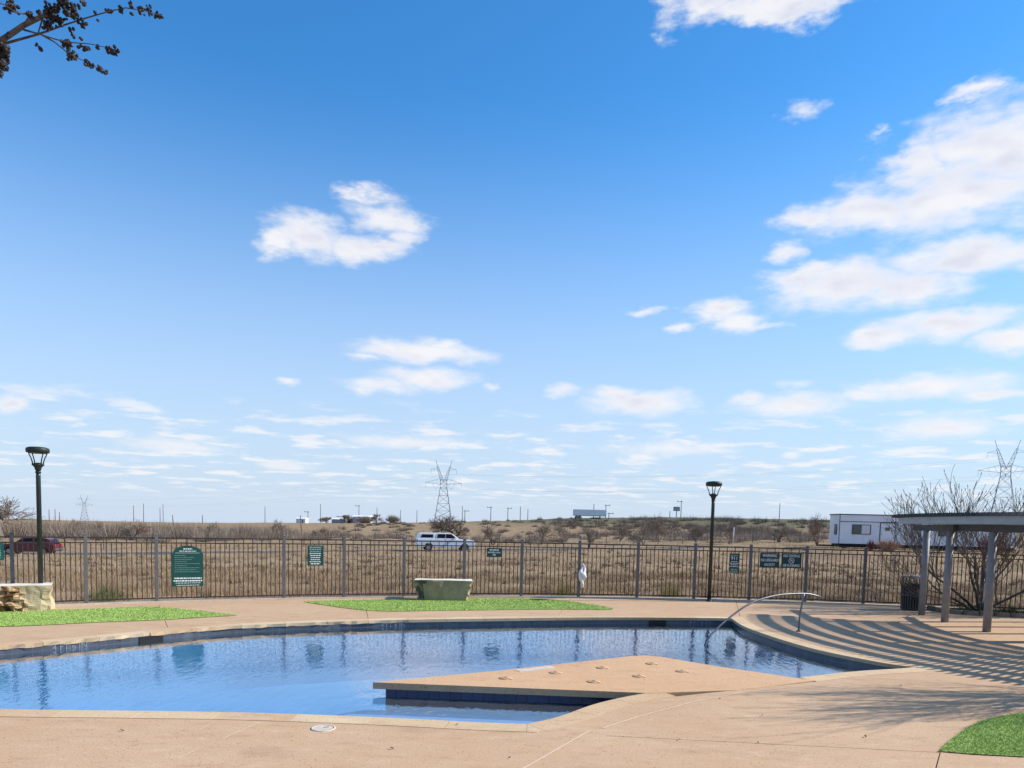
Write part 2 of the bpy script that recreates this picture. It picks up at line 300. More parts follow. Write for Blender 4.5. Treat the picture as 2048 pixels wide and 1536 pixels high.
# ---------------------------------------------------------------- mesh helpers
def link(o, parent=None):
    col.objects.link(o)
    if parent is not None: o.parent = parent
    return o
def tag(o, label=None, cat=None, group=None, kind=None):
    if label: o['label'] = label
    if cat: o['category'] = cat
    if group: o['group'] = group
    if kind: o['kind'] = kind
    return o
def empty(name, loc=(0, 0, 0), rz=0.0, label=None, cat=None, group=None, kind=None):
    o = bpy.data.objects.new(name, None); o.location = loc; o.rotation_euler = (0, 0, rz); o.empty_display_size = 0.2
    col.objects.link(o); return tag(o, label, cat, group, kind)
def frame_of(d):
    d = d.normalized(); u = d.orthogonal().normalized(); return u, d.cross(u)
class MB:
    def __init__(s): s.v = []; s.f = []; s.uv = None
    def box(s, c, size, rz=0.0, taper=1.0, tilt=None):
        n = len(s.v); hx, hy, hz = size[0] / 2, size[1] / 2, size[2] / 2; ca, sa = math.cos(rz), math.sin(rz)
        for dz in (-1, 1):
            k = taper if dz > 0 else 1.0
            for dx, dy in ((-1, -1), (1, -1), (1, 1), (-1, 1)):
                x, y = dx * hx * k, dy * hy * k
                s.v.append((c[0] + x * ca - y * sa, c[1] + x * sa + y * ca, c[2] + dz * hz))
        s.f += [(n, n + 3, n + 2, n + 1), (n + 4, n + 5, n + 6, n + 7)] + [(n + i, n + (i + 1) % 4, n + 4 + (i + 1) % 4, n + 4 + i) for i in range(4)]
        return s
    def tube(s, pts, rad, n=8, cap=True):
        pts = [Vector(p) for p in pts]
        if not hasattr(rad, '__len__'): rad = [rad] * len(pts)
        base = len(s.v); u = None
        for i, p in enumerate(pts):
            d = (pts[min(i + 1, len(pts) - 1)] - pts[max(i - 1, 0)])
            if d.length < 1e-9: d = Vector((0, 0, 1))
            d.normalize()
            if u is None: u = d.orthogonal().normalized()
            else:
                u = u - d * u.dot(d)
                u = u.normalized() if u.length > 1e-6 else d.orthogonal().normalized()
            w = d.cross(u)
            for k in range(n):
                a = 2 * math.pi * k / n; q = p + (u * math.cos(a) + w * math.sin(a)) * rad[i]
                s.v.append((q.x, q.y, q.z))
        for i in range(len(pts) - 1):
            for k in range(n):
                a = base + i * n + k; b_ = base + i * n + (k + 1) % n
                s.f.append((a, b_, b_ + n, a + n))
        if cap:
            s.f.append(tuple(base + k for k in range(n))[::-1]); e = base + (len(pts) - 1) * n; s.f.append(tuple(e + k for k in range(n)))
        return s
    def lathe(s, prof, c=(0, 0, 0), n=24, caps=True):
        base = len(s.v)
        for r, z in prof:
            for k in range(n):
                a = 2 * math.pi * k / n; s.v.append((c[0] + r * math.cos(a), c[1] + r * math.sin(a), c[2] + z))
        for i in range(len(prof) - 1):
            for k in range(n):
                a = base + i * n + k; b_ = base + i * n + (k + 1) % n; s.f.append((a, b_, b_ + n, a + n))
        if caps:
            s.f.append(tuple(base + k for k in range(n))[::-1]); e = base + (len(prof) - 1) * n; s.f.append(tuple(e + k for k in range(n)))
        return s
    def extrude(s, poly, o, ax, ay, az, depth):      # polygon in the ax, ay plane pushed along az
        n = len(poly); base = len(s.v); o, ax, ay, az = Vector(o), Vector(ax), Vector(ay), Vector(az)
        for k in (0, 1):
            for (x, y) in poly:
                q = o + ax * x + ay * y + az * (depth * k); s.v.append(tuple(q))
        s.f.append(tuple(base + i for i in range(n))[::-1]); s.f.append(tuple(base + n + i for i in range(n)))
        for i in range(n):
            j = (i + 1) % n; s.f.append((base + i, base + j, base + n + j, base + n + i))
        return s
    def build(s, name, m_, parent=None, smooth=False, bevel=0.0):
        me = bpy.data.meshes.new(name); me.from_pydata(s.v, [], s.f); me.validate(); me.update()
        bm = bmesh.new(); bm.from_mesh(me); bmesh.ops.recalc_face_normals(bm, faces=bm.faces)
        if bevel: bmesh.ops.bevel(bm, geom=list(bm.edges), offset=bevel, segments=1, affect='EDGES')
        bm.to_mesh(me); bm.free()
        me.materials.append(MATS[m_])
        if smooth:
            for p in me.polygons: p.use_smooth = True
        return link(bpy.data.objects.new(name, me), parent)
def np_mesh(name, V, T, m_, parent=None):
    me = bpy.data.meshes.new(name); V = np.asarray(V, np.float32); T = np.asarray(T, np.int32)
    me.vertices.add(len(V)); me.vertices.foreach_set('co', V.ravel())
    me.loops.add(T.size); me.loops.foreach_set('vertex_index', T.ravel())
    me.polygons.add(len(T)); me.polygons.foreach_set('loop_start', np.arange(0, T.size, 3, dtype=np.int32)); me.polygons.foreach_set('loop_total', np.full(len(T), 3, np.int32))
    me.update(calc_edges=True); me.materials.append(MATS[m_])
    return link(bpy.data.objects.new(name, me), parent)
def copy_part(o, loc, rz=0.0, parent=None):
    c = o.copy(); c.location = loc; c.rotation_euler = (0, 0, rz); return link(c, parent)
def text(body, size, m_, parent, loc, name='lettering', wide=1.0, fit=None):
    cu = bpy.data.curves.new('lettering', 'FONT'); cu.body = body; cu.size = size; cu.align_x = 'CENTER'; cu.align_y = 'CENTER'; cu.resolution_u = 2; cu.offset = size * 0.008
    t = bpy.data.objects.new('lettering', cu); col.objects.link(t)
    bpy.context.view_layer.update()
    me = bpy.data.meshes.new_from_object(t.evaluated_get(bpy.context.evaluated_depsgraph_get()))
    bpy.data.objects.remove(t); me.materials.clear(); me.materials.append(MATS[m_])
    o = bpy.data.objects.new(name, me); o.location = loc; o.rotation_euler = (R(90), 0, 0)
    if fit: xs_ = [v.co.x for v in me.vertices]; wide = fit / (max(xs_) - min(xs_))
    o.scale = (wide, 1, 1)
    return link(o, parent)
def blades(rng, XY, Z, h, w, lean, per=1):      # numpy triangles standing on points
    n = len(XY); a = rng.uniform(0, 2 * np.pi, n); la = rng.uniform(0, 2 * np.pi, n); l = lean * h * rng.uniform(0.2, 1, n)
    b0 = np.c_[XY[:, 0] + np.cos(a) * w / 2, XY[:, 1] + np.sin(a) * w / 2, Z]; b1 = np.c_[XY[:, 0] - np.cos(a) * w / 2, XY[:, 1] - np.sin(a) * w / 2, Z]
    tp = np.c_[XY[:, 0] + np.cos(la) * l, XY[:, 1] + np.sin(la) * l, Z + h]
    V = np.empty((n * 3, 3)); V[0::3] = b0; V[1::3] = b1; V[2::3] = tp
    return V, np.arange(n * 3).reshape(-1, 3)
def catmull(pts, step=0.3):
    out = []; n = len(pts)
    for i in range(n - 1):
        p0 = Vector(pts[max(i - 1, 0)]); p1 = Vector(pts[i]); p2 = Vector(pts[i + 1]); p3 = Vector(pts[min(i + 2, n - 1)])
        k = max(1, int((p2 - p1).length / step))
        for j in range(k):
            t = j / k; out.append(0.5 * ((2 * p1) + (p2 - p0) * t + (2 * p0 - 5 * p1 + 4 * p2 - p3) * t * t + (3 * p1 - p0 - 3 * p2 + p3) * t ** 3))
    out.append(Vector(pts[-1])); return out
def fill_loops(loops, z):        # polygon with holes -> bmesh
    bm = bmesh.new(); edges = []
    for lp in loops:
        vs = [bm.verts.new((p[0], p[1], z)) for p in lp]
        edges += [bm.edges.new((vs[i], vs[(i + 1) % len(vs)])) for i in range(len(vs))]
    bmesh.ops.triangle_fill(bm, use_beauty=True, use_dissolve=False, edges=edges, normal=(0, 0, 1))
    for f in bm.faces:
        if f.normal.z < 0: f.normal_flip()
    return bm
def bm_obj(bm, name, m_, parent=None):
    me = bpy.data.meshes.new(name); bm.to_mesh(me); bm.free(); me.materials.append(MATS[m_]); return link(bpy.data.objects.new(name, me), parent)
def inside(poly, x, y):
    r = np.zeros(np.shape(x), bool); n = len(poly)
    for i in range(n):
        x1, y1 = poly[i][0], poly[i][1]; x2, y2 = poly[(i + 1) % n][0], poly[(i + 1) % n][1]
        with np.errstate(divide='ignore', invalid='ignore'):
            c = ((y1 > y) != (y2 > y)) & (x < (x2 - x1) * (y - y1) / (y2 - y1 + 1e-12) + x1)
        r ^= c
    return r

# ================================================================ terrain
FCX, FCY, FR = 5.97, -7.12, 30.97            # the fence follows this circle
def sm(t): t = np.clip(t, 0, 1); return t * t * (3 - 2 * t)
RX = [-400, -60, -40, -27.5, -7.4, 10, 40, 90, 400]; RY = [40, 62, 65.5, 71, 82, 89, 98, 112, 190]
RZ = [-1.6, -1.5, -1.45, -1.25, -1.0, -0.7, 0.1, 0.3, 0.4]
GX = [-800, -140, -106, -66, -33, 0, 21, 56, 104, 160, 800]; GZ = [-2.0, -1.0, -0.3, 0.5, 1.45, 3.0, 4.4, 5.5, 5.8, 6.1, 6.4]
def terr(x, y):
    x = np.asarray(x, float); y = np.asarray(y, float)
    r = np.hypot(x - FCX, y - FCY) - FR
    yr = np.interp(x, RX, RY); zr = np.interp(x, RX, RZ); s = y - yr
    crest = zr + 0.22
    d = np.clip(r / 14, 0, 1)
    fld = -0.32 + (np.minimum(-0.62, crest - 0.05) + 0.32) * sm(d)
    fld = fld + (crest - fld) * sm((s + 22) / 16)
    z = np.where(s < -5.5, fld, np.where(s < 5.5, zr - 0.03 + (crest - zr + 0.03) * sm((np.abs(s) - 3.7) / 1.8), crest))
    ridge = np.interp(x, GX, GZ)
    z = z + (ridge - z) * sm((y - 125) / 150)
    z = z - 0.0125 * np.maximum(0, y - 300)
    und = 0.10 * np.sin(x * 0.71 + 1.3 * np.sin(y * 0.33)) * np.sin(y * 0.47 + x * 0.13) + 0.05 * np.sin(x * 1.9 + y * 1.1)
    z = z + und * sm((r - 1) / 4) * np.where(np.abs(s) < 5, 0, 1)
    pad = sm((x - 24) / 8) * sm((y - 60) / 10) * (1 - sm((y - 87) / 5)); z = z + (0.40 - z) * pad      # levelled ground under the site office
    return np.where(r < -0.25, -2.3 + 1.98 * sm((r + 1.4) / 1.1), z)
def terr1(x, y): return float(terr(x, y))
def axis(neg, pos, fine, n):
    g = np.sinh(np.linspace(-1, 1, n) * 4.4); g = g / g[-1]
    return np.where(g < 0, g * neg, g * pos)
xs = np.unique(np.r_[np.arange(-70, 72, 1.1), -70 - np.geomspace(1, 2600, 40), 72 + np.geomspace(1, 2600, 40)])
ys = np.unique(np.r_[np.arange(-45, 112, 0.9), 112 + np.geomspace(1, 4200, 90), -45 - np.geomspace(1, 500, 12)])
Xg, Yg = np.meshgrid(xs, ys); Zg = terr(Xg, Yg)
V = np.c_[Xg.ravel(), Yg.ravel(), Zg.ravel()]; nx, ny = len(xs), len(ys)
I = (np.arange(ny - 1)[:, None] * nx + np.arange(nx - 1)[None, :]).ravel()
T = np.concatenate([np.c_[I, I + 1, I + 1 + nx], np.c_[I, I + 1 + nx, I + nx]])
ground = np_mesh('ground', V, T, 'dry_field'); tag(ground, kind='structure')
for p in ground.data.polygons: p.use_smooth = True

# road beyond the field
mb = MB(); rp = catmull([(a, b_, 0) for a, b_ in zip(RX[1:-1], RY[1:-1])], 2.0); rp = [Vector((-200, 52, 0))] + rp + [Vector((200, 140, 0))]
for i, p in enumerate(rp):
    d = (rp[min(i + 1, len(rp) - 1)] - rp[max(i - 1, 0)]).normalized(); nrm = Vector((-d.y, d.x, 0)); z = float(np.interp(p.x, RX, RZ)) + 0.03
    for k in (-3.4, 3.4): q = p + nrm * k; mb.v.append((q.x, q.y, z))
    if i: mb.f.append((2 * i - 2, 2 * i - 1, 2 * i + 1, 2 * i))
road = mb.build('road', 'asphalt'); tag(road, kind='structure')

# ================================================================ pool outline (counter-clockwise)
S1 = [(-9.0, 8.66), (-6.05, 8.66), (-4.6, 8.72), (-3.12, 8.76), (-1.6, 8.69), (-0.4, 8.57), (0.22, 8.54)]
S2 = [(0.22, 8.54), (0.63, 8.91), (1.21, 9.66), (1.99, 10.32), (3.2, 10.95), (4.53, 11.60), (5.15, 11.94), (5.89, 12.31), (6.73, 12.62), (7.13, 12.80)]
S3 = [(7.13, 12.80), (6.79, 13.08), (6.48, 13.58), (6.18, 14.17), (5.92, 15.01), (5.70, 16.47), (5.63, 17.74), (5.77, 19.16)]
S4 = [(5.77, 19.16), (4.91, 19.11), (2.27, 18.73), (-0.27, 18.08), (-2.63, 17.39), (-4.74, 16.50), (-6.12, 15.72), (-7.06, 14.77), (-7.81, 13.95), (-8.38, 13.33), (-9.0, 12.7), (-9.7, 11.6), (-10.1, 10.2), (-9.85, 9.2), (-9.0, 8.66)]
segs = [catmull([(a, b_, 0) for a, b_ in S], 0.15) for S in (S1, S2, S3, S4)]
outline = []
for s_ in segs: outline += s_[:-1]
def offset_loop(lp, d, closed=True):
    out = []; n = len(lp)
    for i in range(n):
        a, b_, c = lp[i - 1] if (closed or i) else lp[i], lp[i], lp[(i + 1) % n] if (closed or i < n - 1) else lp[i]
        t1 = (b_ - a).normalized() if (b_ - a).length > 1e-6 else (c - b_).normalized(); t2 = (c - b_).normalized() if (c - b_).length > 1e-6 else t1
        n1 = Vector((t1.y, -t1.x, 0)); n2 = Vector((t2.y, -t2.x, 0)); m_ = n1 + n2
        m_ = m_.normalized() if m_.length > 1e-6 else n1
        k = min(1.8, 1 / max(0.3, m_.dot(n1))); out.append(b_ + m_ * d * k)
    return out
COP = 0.30; WATER_Z = -0.155
# ---------------------------------------------------------------- deck: slabs with open joints over a dark bed
deck = empty('pool_deck', kind='structure')
ring = [(FCX + (FR + 0.12) * math.cos(R(a)), FCY + (FR + 0.12) * math.sin(R(a)), 0) for a in np.arange(0, 360, 1.5)]
hole = offset_loop(outline, COP + 0.004)
bm = fill_loops([ring, hole], 0.0)
def joint(p, q, w=0.007, reach=None):        # open joint along a line, cut only in the deck around that stretch
    p = Vector((*p, 0)); q = Vector((*q, 0)); d = (q - p).normalized(); nrm = Vector((-d.y, d.x, 0)); L = (q - p).length
    e1 = bmesh.ops.bisect_plane(bm, geom=list(bm.verts) + list(bm.edges) + list(bm.faces), plane_co=p, plane_no=d, dist=1e-5)
    e2 = bmesh.ops.bisect_plane(bm, geom=list(bm.verts) + list(bm.edges) + list(bm.faces), plane_co=q, plane_no=d, dist=1e-5)
    def near():
        fs = [f for f in bm.faces if 0 < (f.calc_center_median() - p).dot(d) < L]
        g = set(fs)
        for f in fs: g.update(f.edges); g.update(f.verts)
        return list(g), fs
    for k in (-w, w):
        g, _ = near(); bmesh.ops.bisect_plane(bm, geom=g, plane_co=p + nrm * k, plane_no=nrm, dist=1e-5)
    _, fs = near()
    bmesh.ops.delete(bm, geom=[f for f in fs if abs((f.calc_center_median() - p).dot(nrm)) < w * 0.9], context='FACES')
JOINTS = [((0.12, -20), (0.12, 6.7)), ((0.12, 6.7), (1.02, 8.05)), ((1.85 - 3.5, 8.44), (0.12, 8.26)), ((-30, 5.2), (0.12, 5.2)), ((1.1, 8.17), (4.66, 7.83)), ((4.66, 7.83), (4.05, 6.9)), ((4.05, 6.9), (4.05, -20)), ((0.12, 4.2), (4.05, 4.2)), ((4.05, 5.6), (32, 5.6)),
          ((8.6, 12.2), (14.0, 10.2)), ((6.1, 19.6), (7.2, 23.6)), ((6.05, 17.4), (14, 19.0)), ((6.4, 15.0), (14, 15.2)), ((9.6, 10.9), (9.6, 24.0)), ((13.4, 9.0), (13.4, 24)), ((1.2, 18.85), (1.9, 23.6)), ((-3.4, 17.5), (-4.4, 21.9)), ((-7.2, 15.4), (-9.2, 19.2)), ((-9.6, 13), (-14.6, 15.8))]
for a, b_ in JOINTS[2:4] + JOINTS[4:7] + JOINTS[9:]: joint(a, b_, 0.006)
# split into slabs
bm.verts.ensure_lookup_table(); bm.faces.ensure_lookup_table()
seen = set(); slabs = []
for f0 in bm.faces:
    if f0.index in seen: continue
    st = [f0]; grp = []; seen.add(f0.index)
    while st:
        f = st.pop(); grp.append(f)
        for e in f.edges:
            for g in e.link_faces:
                if g.index not in seen: seen.add(g.index); st.append(g)
    slabs.append(grp)
for grp in slabs:
    vm = {}; vs = []; fs = []
    for f in grp:
        t = []
        for v in f.verts:
            if v.index not in vm: vm[v.index] = len(vs); vs.append(tuple(v.co))
            t.append(vm[v.index])
        fs.append(tuple(t))
    me = bpy.data.meshes.new('slab'); me.from_pydata(vs, [], fs); b2 = bmesh.new(); b2.from_mesh(me)
    ex = bmesh.ops.extrude_face_region(b2, geom=list(b2.faces)); 
    for g in ex['geom']:
        if isinstance(g, bmesh.types.BMVert): g.co.z -= 0.10
    bmesh.ops.recalc_face_normals(b2, faces=b2.faces); b2.to_mesh(me); b2.free(); me.materials.append(MATS['deck'])
    link(bpy.data.objects.new('slab', me), deck)
bm.free()
bm_obj(fill_loops([[(p[0], p[1]) for p in ring], [(p.x, p.y) for p in offset_loop(outline, COP + 0.02)]], -0.03), 'joint_bed', 'joint', deck)
# pale filled joint running beside the coping to the platform
def strip(pts, w, z, name, m_, parent):
    mb = MB(); pts = [Vector((a, b_, 0)) for a, b_ in pts]
    for i, p in enumerate(pts):
        d = (pts[min(i + 1, len(pts) - 1)] - pts[max(i - 1, 0)]).normalized(); n_ = Vector((-d.y, d.x, 0)) * w / 2
        mb.v += [(p.x + n_.x, p.y + n_.y, z), (p.x - n_.x, p.y - n_.y, z)]
        if i: mb.f.append((2 * i - 2, 2 * i - 1, 2 * i + 1, 2 * i))
    return mb.build(name, m_, parent)
strip([(0.10, 6.9), (0.36, 7.35), (0.70, 7.95), (0.93, 8.35)], 0.016, 0.004, 'joint_filler', 'joint_pale', deck)
strip([(1.10, 8.47), (1.60, 9.02), (2.45, 9.82), (3.35, 10.50), (4.60, 11.14)], 0.02, 0.0045, 'joint_filler', 'joint_pale', deck)
strip([(-3.04, 7.72), (-2.87, 8.38)], 0.014, 0.004, 'joint_filler', 'joint_pale', deck)
strip([(-3.42, 8.05), (-3.38, 8.38)], 0.012, 0.004, 'joint_filler', 'joint_pale', deck)
strip([(-3.22, 7.06), (-3.14, 7.35)], 0.014, 0.004, 'joint_filler', 'joint_pale', deck)
# round skimmer lid let into the deck
lid = empty('skimmer_lid', (-2.09, 8.2, 0), label='round off-white plastic skimmer lid set in the deck', cat='drain lid')
MB().lathe([(0.135, 0.0), (0.135, 0.008), (0.115, 0.009), (0.115, 0.002)], n=32, caps=False).build('rim', 'lid_plastic', lid, True)
MB().lathe([(0.108, -0.001), (0.108, 0.007), (0.02, 0.009)], n=32).build('cover', 'lid_plastic', lid)
MB().box((0.03, 0.02, 0.010), (0.06, 0.014, 0.006), 0.4).build('finger_slot', 'joint', lid)

# ---------------------------------------------------------------- coping stones
crng = random.Random(3)
def coping(seg, rough, skip=None):
    L = [0.0]
    for i in range(1, len(seg)): L.append(L[-1] + (seg[i] - seg[i - 1]).length)
    def at(s):
        s = min(max(s, 0), L[-1]); i = min(max(int(np.searchsorted(L, s)) - 1, 0), len(seg) - 2); t = (s - L[i]) / max(1e-9, L[i + 1] - L[i])
        p = seg[i].lerp(seg[i + 1], t); d = (seg[i + 1] - seg[i]).normalized()
        return p, d
    n = max(1, round(L[-1] / 0.92)); st = L[-1] / n
    for k in range(n):
        a, b_ = k * st + 0.004, (k + 1) * st - 0.004; mid = at((a + b_) / 2)[0]
        if skip and skip(mid): continue
        mb = MB(); m_ = 7; rg = rough(mid); rows = []
        for j in range(m_ + 1):
            s = a + (b_ - a) * j / m_; p, _ = at(s); d = (at(s + 0.08)[0] - at(s - 0.08)[0]).normalized(); nr = Vector((d.y, -d.x, 0))
            jit = (crng.uniform(0, 0.022) if rg else 0.0); ji2 = (crng.uniform(-0.01, 0.025) if rg else 0)
            i_t = p - nr * (0.025 - jit); i_b = p - nr * (0.025 - ji2); o_ = p + nr * COP
            rows.append([(o_.x, o_.y, 0.005), (i_t.x, i_t.y, 0.005), (i_b.x, i_b.y, -0.062 + (crng.uniform(-0.012, 0.012) if rg else 0)), (o_.x, o_.y, -0.06)])
        for r_ in rows: mb.v += r_
        for j in range(m_):
            for q in range(4): mb.f.append((4 * j + q, 4 * j + (q + 1) % 4, 4 * j + 4 + (q + 1) % 4, 4 * j + 4 + q))
        mb.f += [(0, 1, 2, 3), tuple(4 * m_ + q for q in range(4))]
        mb.build('coping_stone', crng.choice(('coping', 'coping', 'coping_pale', 'coping_rust')), deck)
def corner_stone(p, ta, tb):      # the piece that turns a corner of the coping
    p = Vector(p); na = Vector((ta.y, -ta.x, 0)); nb_ = Vector((tb.y, -tb.x, 0)); m_ = (na + nb_).normalized(); k = min(1.8, 1 / max(0.3, m_.dot(na)))
    if ta.cross(tb).z < 0: return
    mb = MB(); mb.extrude([(0, 0), tuple((na * COP).xy), tuple((m_ * COP * k).xy), tuple((nb_ * COP).xy)], (p.x, p.y, -0.06), (1, 0, 0), (0, 1, 0), (0, 0, 1), 0.0645); mb.build('coping_stone', 'coping', deck)
for i in range(4): corner_stone(segs[i][-1], (segs[i][-1] - segs[i][-2]).normalized(), (segs[(i + 1) % 4][1] - segs[(i + 1) % 4][0]).normalized())
on_platform = lambda p: 2.15 < p.x < 4.45 and p.y < 11.7 and p.y > 10.2
coping(segs[0], lambda p: False); coping(segs[1], lambda p: False, on_platform); coping(segs[2], lambda p: False); coping(segs[3], lambda p: p.x < -2.0)

# ---------------------------------------------------------------- pool shell
pool = empty('swimming_pool', kind='structure')
def wall(z0, z1, name, m_, off=0.0):
    lp = offset_loop(outline, off) if off else outline; n = len(lp); mb = MB(); uv = []; L = 0
    me_v = []
    for i in range(n + 1):
        p = lp[i % n]
        if i: L += (p - lp[i - 1]).length
        mb.v += [(p.x, p.y, z0), (p.x, p.y, z1)]; uv.append(L)
    for i in range(n): mb.f.append((2 * i, 2 * i + 2, 2 * i + 3, 2 * i + 1))
    me = bpy.data.meshes.new(name); me.from_pydata(mb.v, [], mb.f); ul = me.uv_layers.new(name='UVMap')
    for poly in me.polygons:
        for li in poly.loop_indices:
            vi = me.loops[li].vertex_index; ul.data[li].uv = (uv[vi // 2], mb.v[vi][2] + 0.30)
    me.materials.append(MATS[m_]); return link(bpy.data.objects.new(name, me), pool)
wall(-0.30, -0.05, 'waterline_tile', 'band_tile'); wall(-1.45, -0.28, 'pool_wall', 'plaster', 0.004)
bm_obj(fill_loops([[(p.x, p.y) for p in offset_loop(outline, 0.02)]], -1.40), 'pool_floor', 'plaster', pool)
ledge_pts = [(-4.3, 8.80), (-3.12, 8.80), (-1.6, 8.73), (-0.4, 8.61), (0.20, 8.58), (0.6, 8.95), (1.18, 9.70), (1.95, 10.34), (1.95, 10.5), (-2.1, 10.70), (-2.9, 9.9)]
mb = MB(); mb.extrude(ledge_pts, (0, 0, -1.39), (1, 0, 0), (0, 1, 0), (0, 0, 1), 0.96); mb.build('sun_ledge', 'ledge_plaster', pool)
strip([(-4.3, 8.83), (-2.93, 9.9), (-2.1, 10.66), (-1.85, 10.68)], 0.07, -0.426, 'ledge_edge_tile', 'navy_tile_b', pool)
water = bm_obj(fill_loops([[(p.x, p.y) for p in offset_loop(outline, 0.003)]], WATER_Z), 'water', 'pool_water'); tag(water, kind='structure')
def wall_at(x, y):       # nearest outline point and inward facing angle
    i = min(range(len(outline)), key=lambda k: (outline[k].x - x) ** 2 + (outline[k].y - y) ** 2)
    d = (outline[(i + 1) % len(outline)] - outline[i - 1]).normalized(); return outline[i], Vector((-d.y, d.x, 0))
for x, y in ((-7.2, 14.65), (3.72, 18.98), (7.0, 12.95)):
    p, inn = wall_at(x, y); rz = math.atan2(inn.y, inn.x) + math.pi / 2
    sk = MB(); sk.box((0, 0, 0), (0.46, 0.03, 0.15)); o = sk.build('skimmer_mouth', 'black', pool); o.location = (p.x + inn.x * 0.002, p.y + inn.y * 0.002, -0.137); o.rotation_euler = (0, 0, rz)  # solid black box stands in for the shaded opening, no recess cut
for x, y in ((-8.1, 13.62), (-2.75, 17.34), (4.9, 19.1)):
    p, inn = wall_at(x, y); rz = math.atan2(inn.y, inn.x) + math.pi / 2
    o = text('4 FT 6 IN', 0.13, 'letter_tile', pool, (p.x + inn.x * 0.006, p.y + inn.y * 0.006, -0.115), 'depth_marking', 1.15); o.rotation_euler = (R(90), 0, rz)

# ---------------------------------------------------------------- platform in the pool
plat = empty('pool_platform', kind='structure')
PL = [(-1.98, 10.58), (-0.16, 11.65), (1.57, 12.81), (2.20, 13.24), (2.45, 13.31), (2.72, 13.22), (3.49, 12.46), (4.53, 11.62), (4.80, 11.45), (3.3, 10.62), (2.0, 10.30), (1.6, 10.33)]
mb = MB(); mb.extrude(PL, (0, 0, -0.085), (1, 0, 0), (0, 1, 0), (0, 0, 1), 0.095); sl_ = mb.build('platform_slab', 'platform', plat)
inn_ = [Vector((a, b_, 0)) for a, b_ in PL]; base = offset_loop(inn_, 0.06) if False else offset_loop(list(reversed(inn_)), -0.0)
cx_ = sum(p.x for p in inn_) / len(inn_); cy_ = sum(p.y for p in inn_) / len(inn_)
BP = [(-1.80, 10.63), (-0.12, 11.60), (1.57, 12.73), (2.2, 13.16), (2.45, 13.22), (2.68, 13.14), (3.42, 12.4), (4.5, 11.55), (3.4, 11.0), (2.0, 10.39)]
mb = MB(); mb.extrude(BP, (0, 0, -1.39), (1, 0, 0), (0, 1, 0), (0, 0, 1), 1.303); mb.build('platform_base', 'grout', plat)
def tile_run(a, b_):
    a = Vector((*a, 0)); b_ = Vector((*b_, 0)); d = (b_ - a); L = d.length; d.normalize(); n = int(L / 0.158); out = Vector((d.y, -d.x, 0)); rz = math.atan2(d.y, d.x)
    if n < 1: return
    st = L / n
    mb = MB(); mb.box((0, 0, 0), (st - 0.007, 0.012, 0.148)); tl = [mb.build('tile', 'navy_tile', plat)]
    mb = MB(); mb.box((0, 0, 0), (st - 0.007, 0.012, 0.148)); tl.append(mb.build('tile', 'navy_tile_b', plat)); used = [False, False]
    for row in (0, 1):
        for k in range(n):
            q = a + d * (st * (k + 0.5)) + out * 0.006; w = crng.random() < 0.4; loc = (q.x, q.y, -0.163 - row * 0.154)
            if not used[w]: used[w] = True; tl[w].location = loc; tl[w].rotation_euler = (0, 0, rz)
            else: copy_part(tl[w], loc, rz, plat)
tile_run(BP[0], BP[-1]); tile_run(BP[1], BP[0]); tile_run(BP[2], BP[1])
for x, y in [(-0.06, 11.06), (0.72, 11.56), (1.52, 12.05), (2.42, 12.51), (1.26, 10.96), (2.02, 11.44), (2.80, 11.91)]:
    jt = empty('deck_jet', (x, y, 0.0105), label='small domed water jet cover set in the pool platform', cat='water jet', group='water jets in the pool platform')
    MB().lathe([(0.105, 0.0), (0.105, 0.004), (0.085, 0.012), (0.03, 0.02)], n=20).build('cover', 'platform', jt, True)
    MB().lathe([(0.03, 0.0), (0.03, 0.021), (0.022, 0.022)], n=12).build('nozzle', 'joint', jt)
    MB().tube([(-0.09 + 0.18 * i / 8, -0.085 + 0.02 * math.sin(i * .4), 0.003 + 0.013 * math.sin(math.pi * i / 8)) for i in range(9)], 0.0045, 6).build('lip', 'bed_stone', jt)
mb = MB(); mb.box((0, 0, 0), (0.72, 0.17, 0.006)); o = mb.build('marker_plate', 'lid_plastic', plat); o.location = (0.42, 11.83, 0.0135); o.rotation_euler = (0, 0, 0.58)

# ---------------------------------------------------------------- kerb under the fence
mb = MB(); A = np.arange(56, 142.1, 1.5); 
for i, a in enumerate(A):
    c, s_ = math.cos(R(a)), math.sin(R(a))
    for rr, z in ((FR - 0.10, -0.3), (FR - 0.10, 0.045), (FR + 0.16, 0.045), (FR + 0.16, -0.7)): mb.v.append((FCX + rr * c, FCY + rr * s_, z))
    if i:
        for q in range(3): mb.f.append((4 * i - 4 + q, 4 * i - 3 + q, 4 * i + 1 + q, 4 * i + q))
kerb = mb.build('fence_kerb', 'curb'); tag(kerb, kind='structure')

# ---------------------------------------------------------------- artificial turf
nrng = np.random.default_rng(4)
def turf(poly, nb, h, w, label):
    lp = [(p.x, p.y) for p in catmull([(*p, 0) for p in poly + poly[:1]], 0.25)[:-1]]
    a = np.array(lp); lo, hi = a.min(0), a.max(0); P_ = nrng.uniform(lo, hi, (nb * 3, 2)); P_ = P_[inside(lp, P_[:, 0], P_[:, 1])][:nb]
    n = len(P_); V, T = blades(nrng, P_, np.full(n, 0.008), h * nrng.uniform(0.5, 1.1, n), w * nrng.uniform(0.6, 1.3, n), 1.7)
    bm_ = fill_loops([lp], 0.012); bm_.verts.ensure_lookup_table(); bm_.faces.ensure_lookup_table()
    sv_ = np.array([v.co[:] for v in bm_.verts]); sf = np.array([[v.index for v in f.verts] for f in bm_.faces]); bm_.free()
    o = np_mesh('artificial_turf', np.r_[V, sv_], np.r_[T, sf + len(V)], 'turf'); tag(o, label, 'turf', kind='stuff'); return o
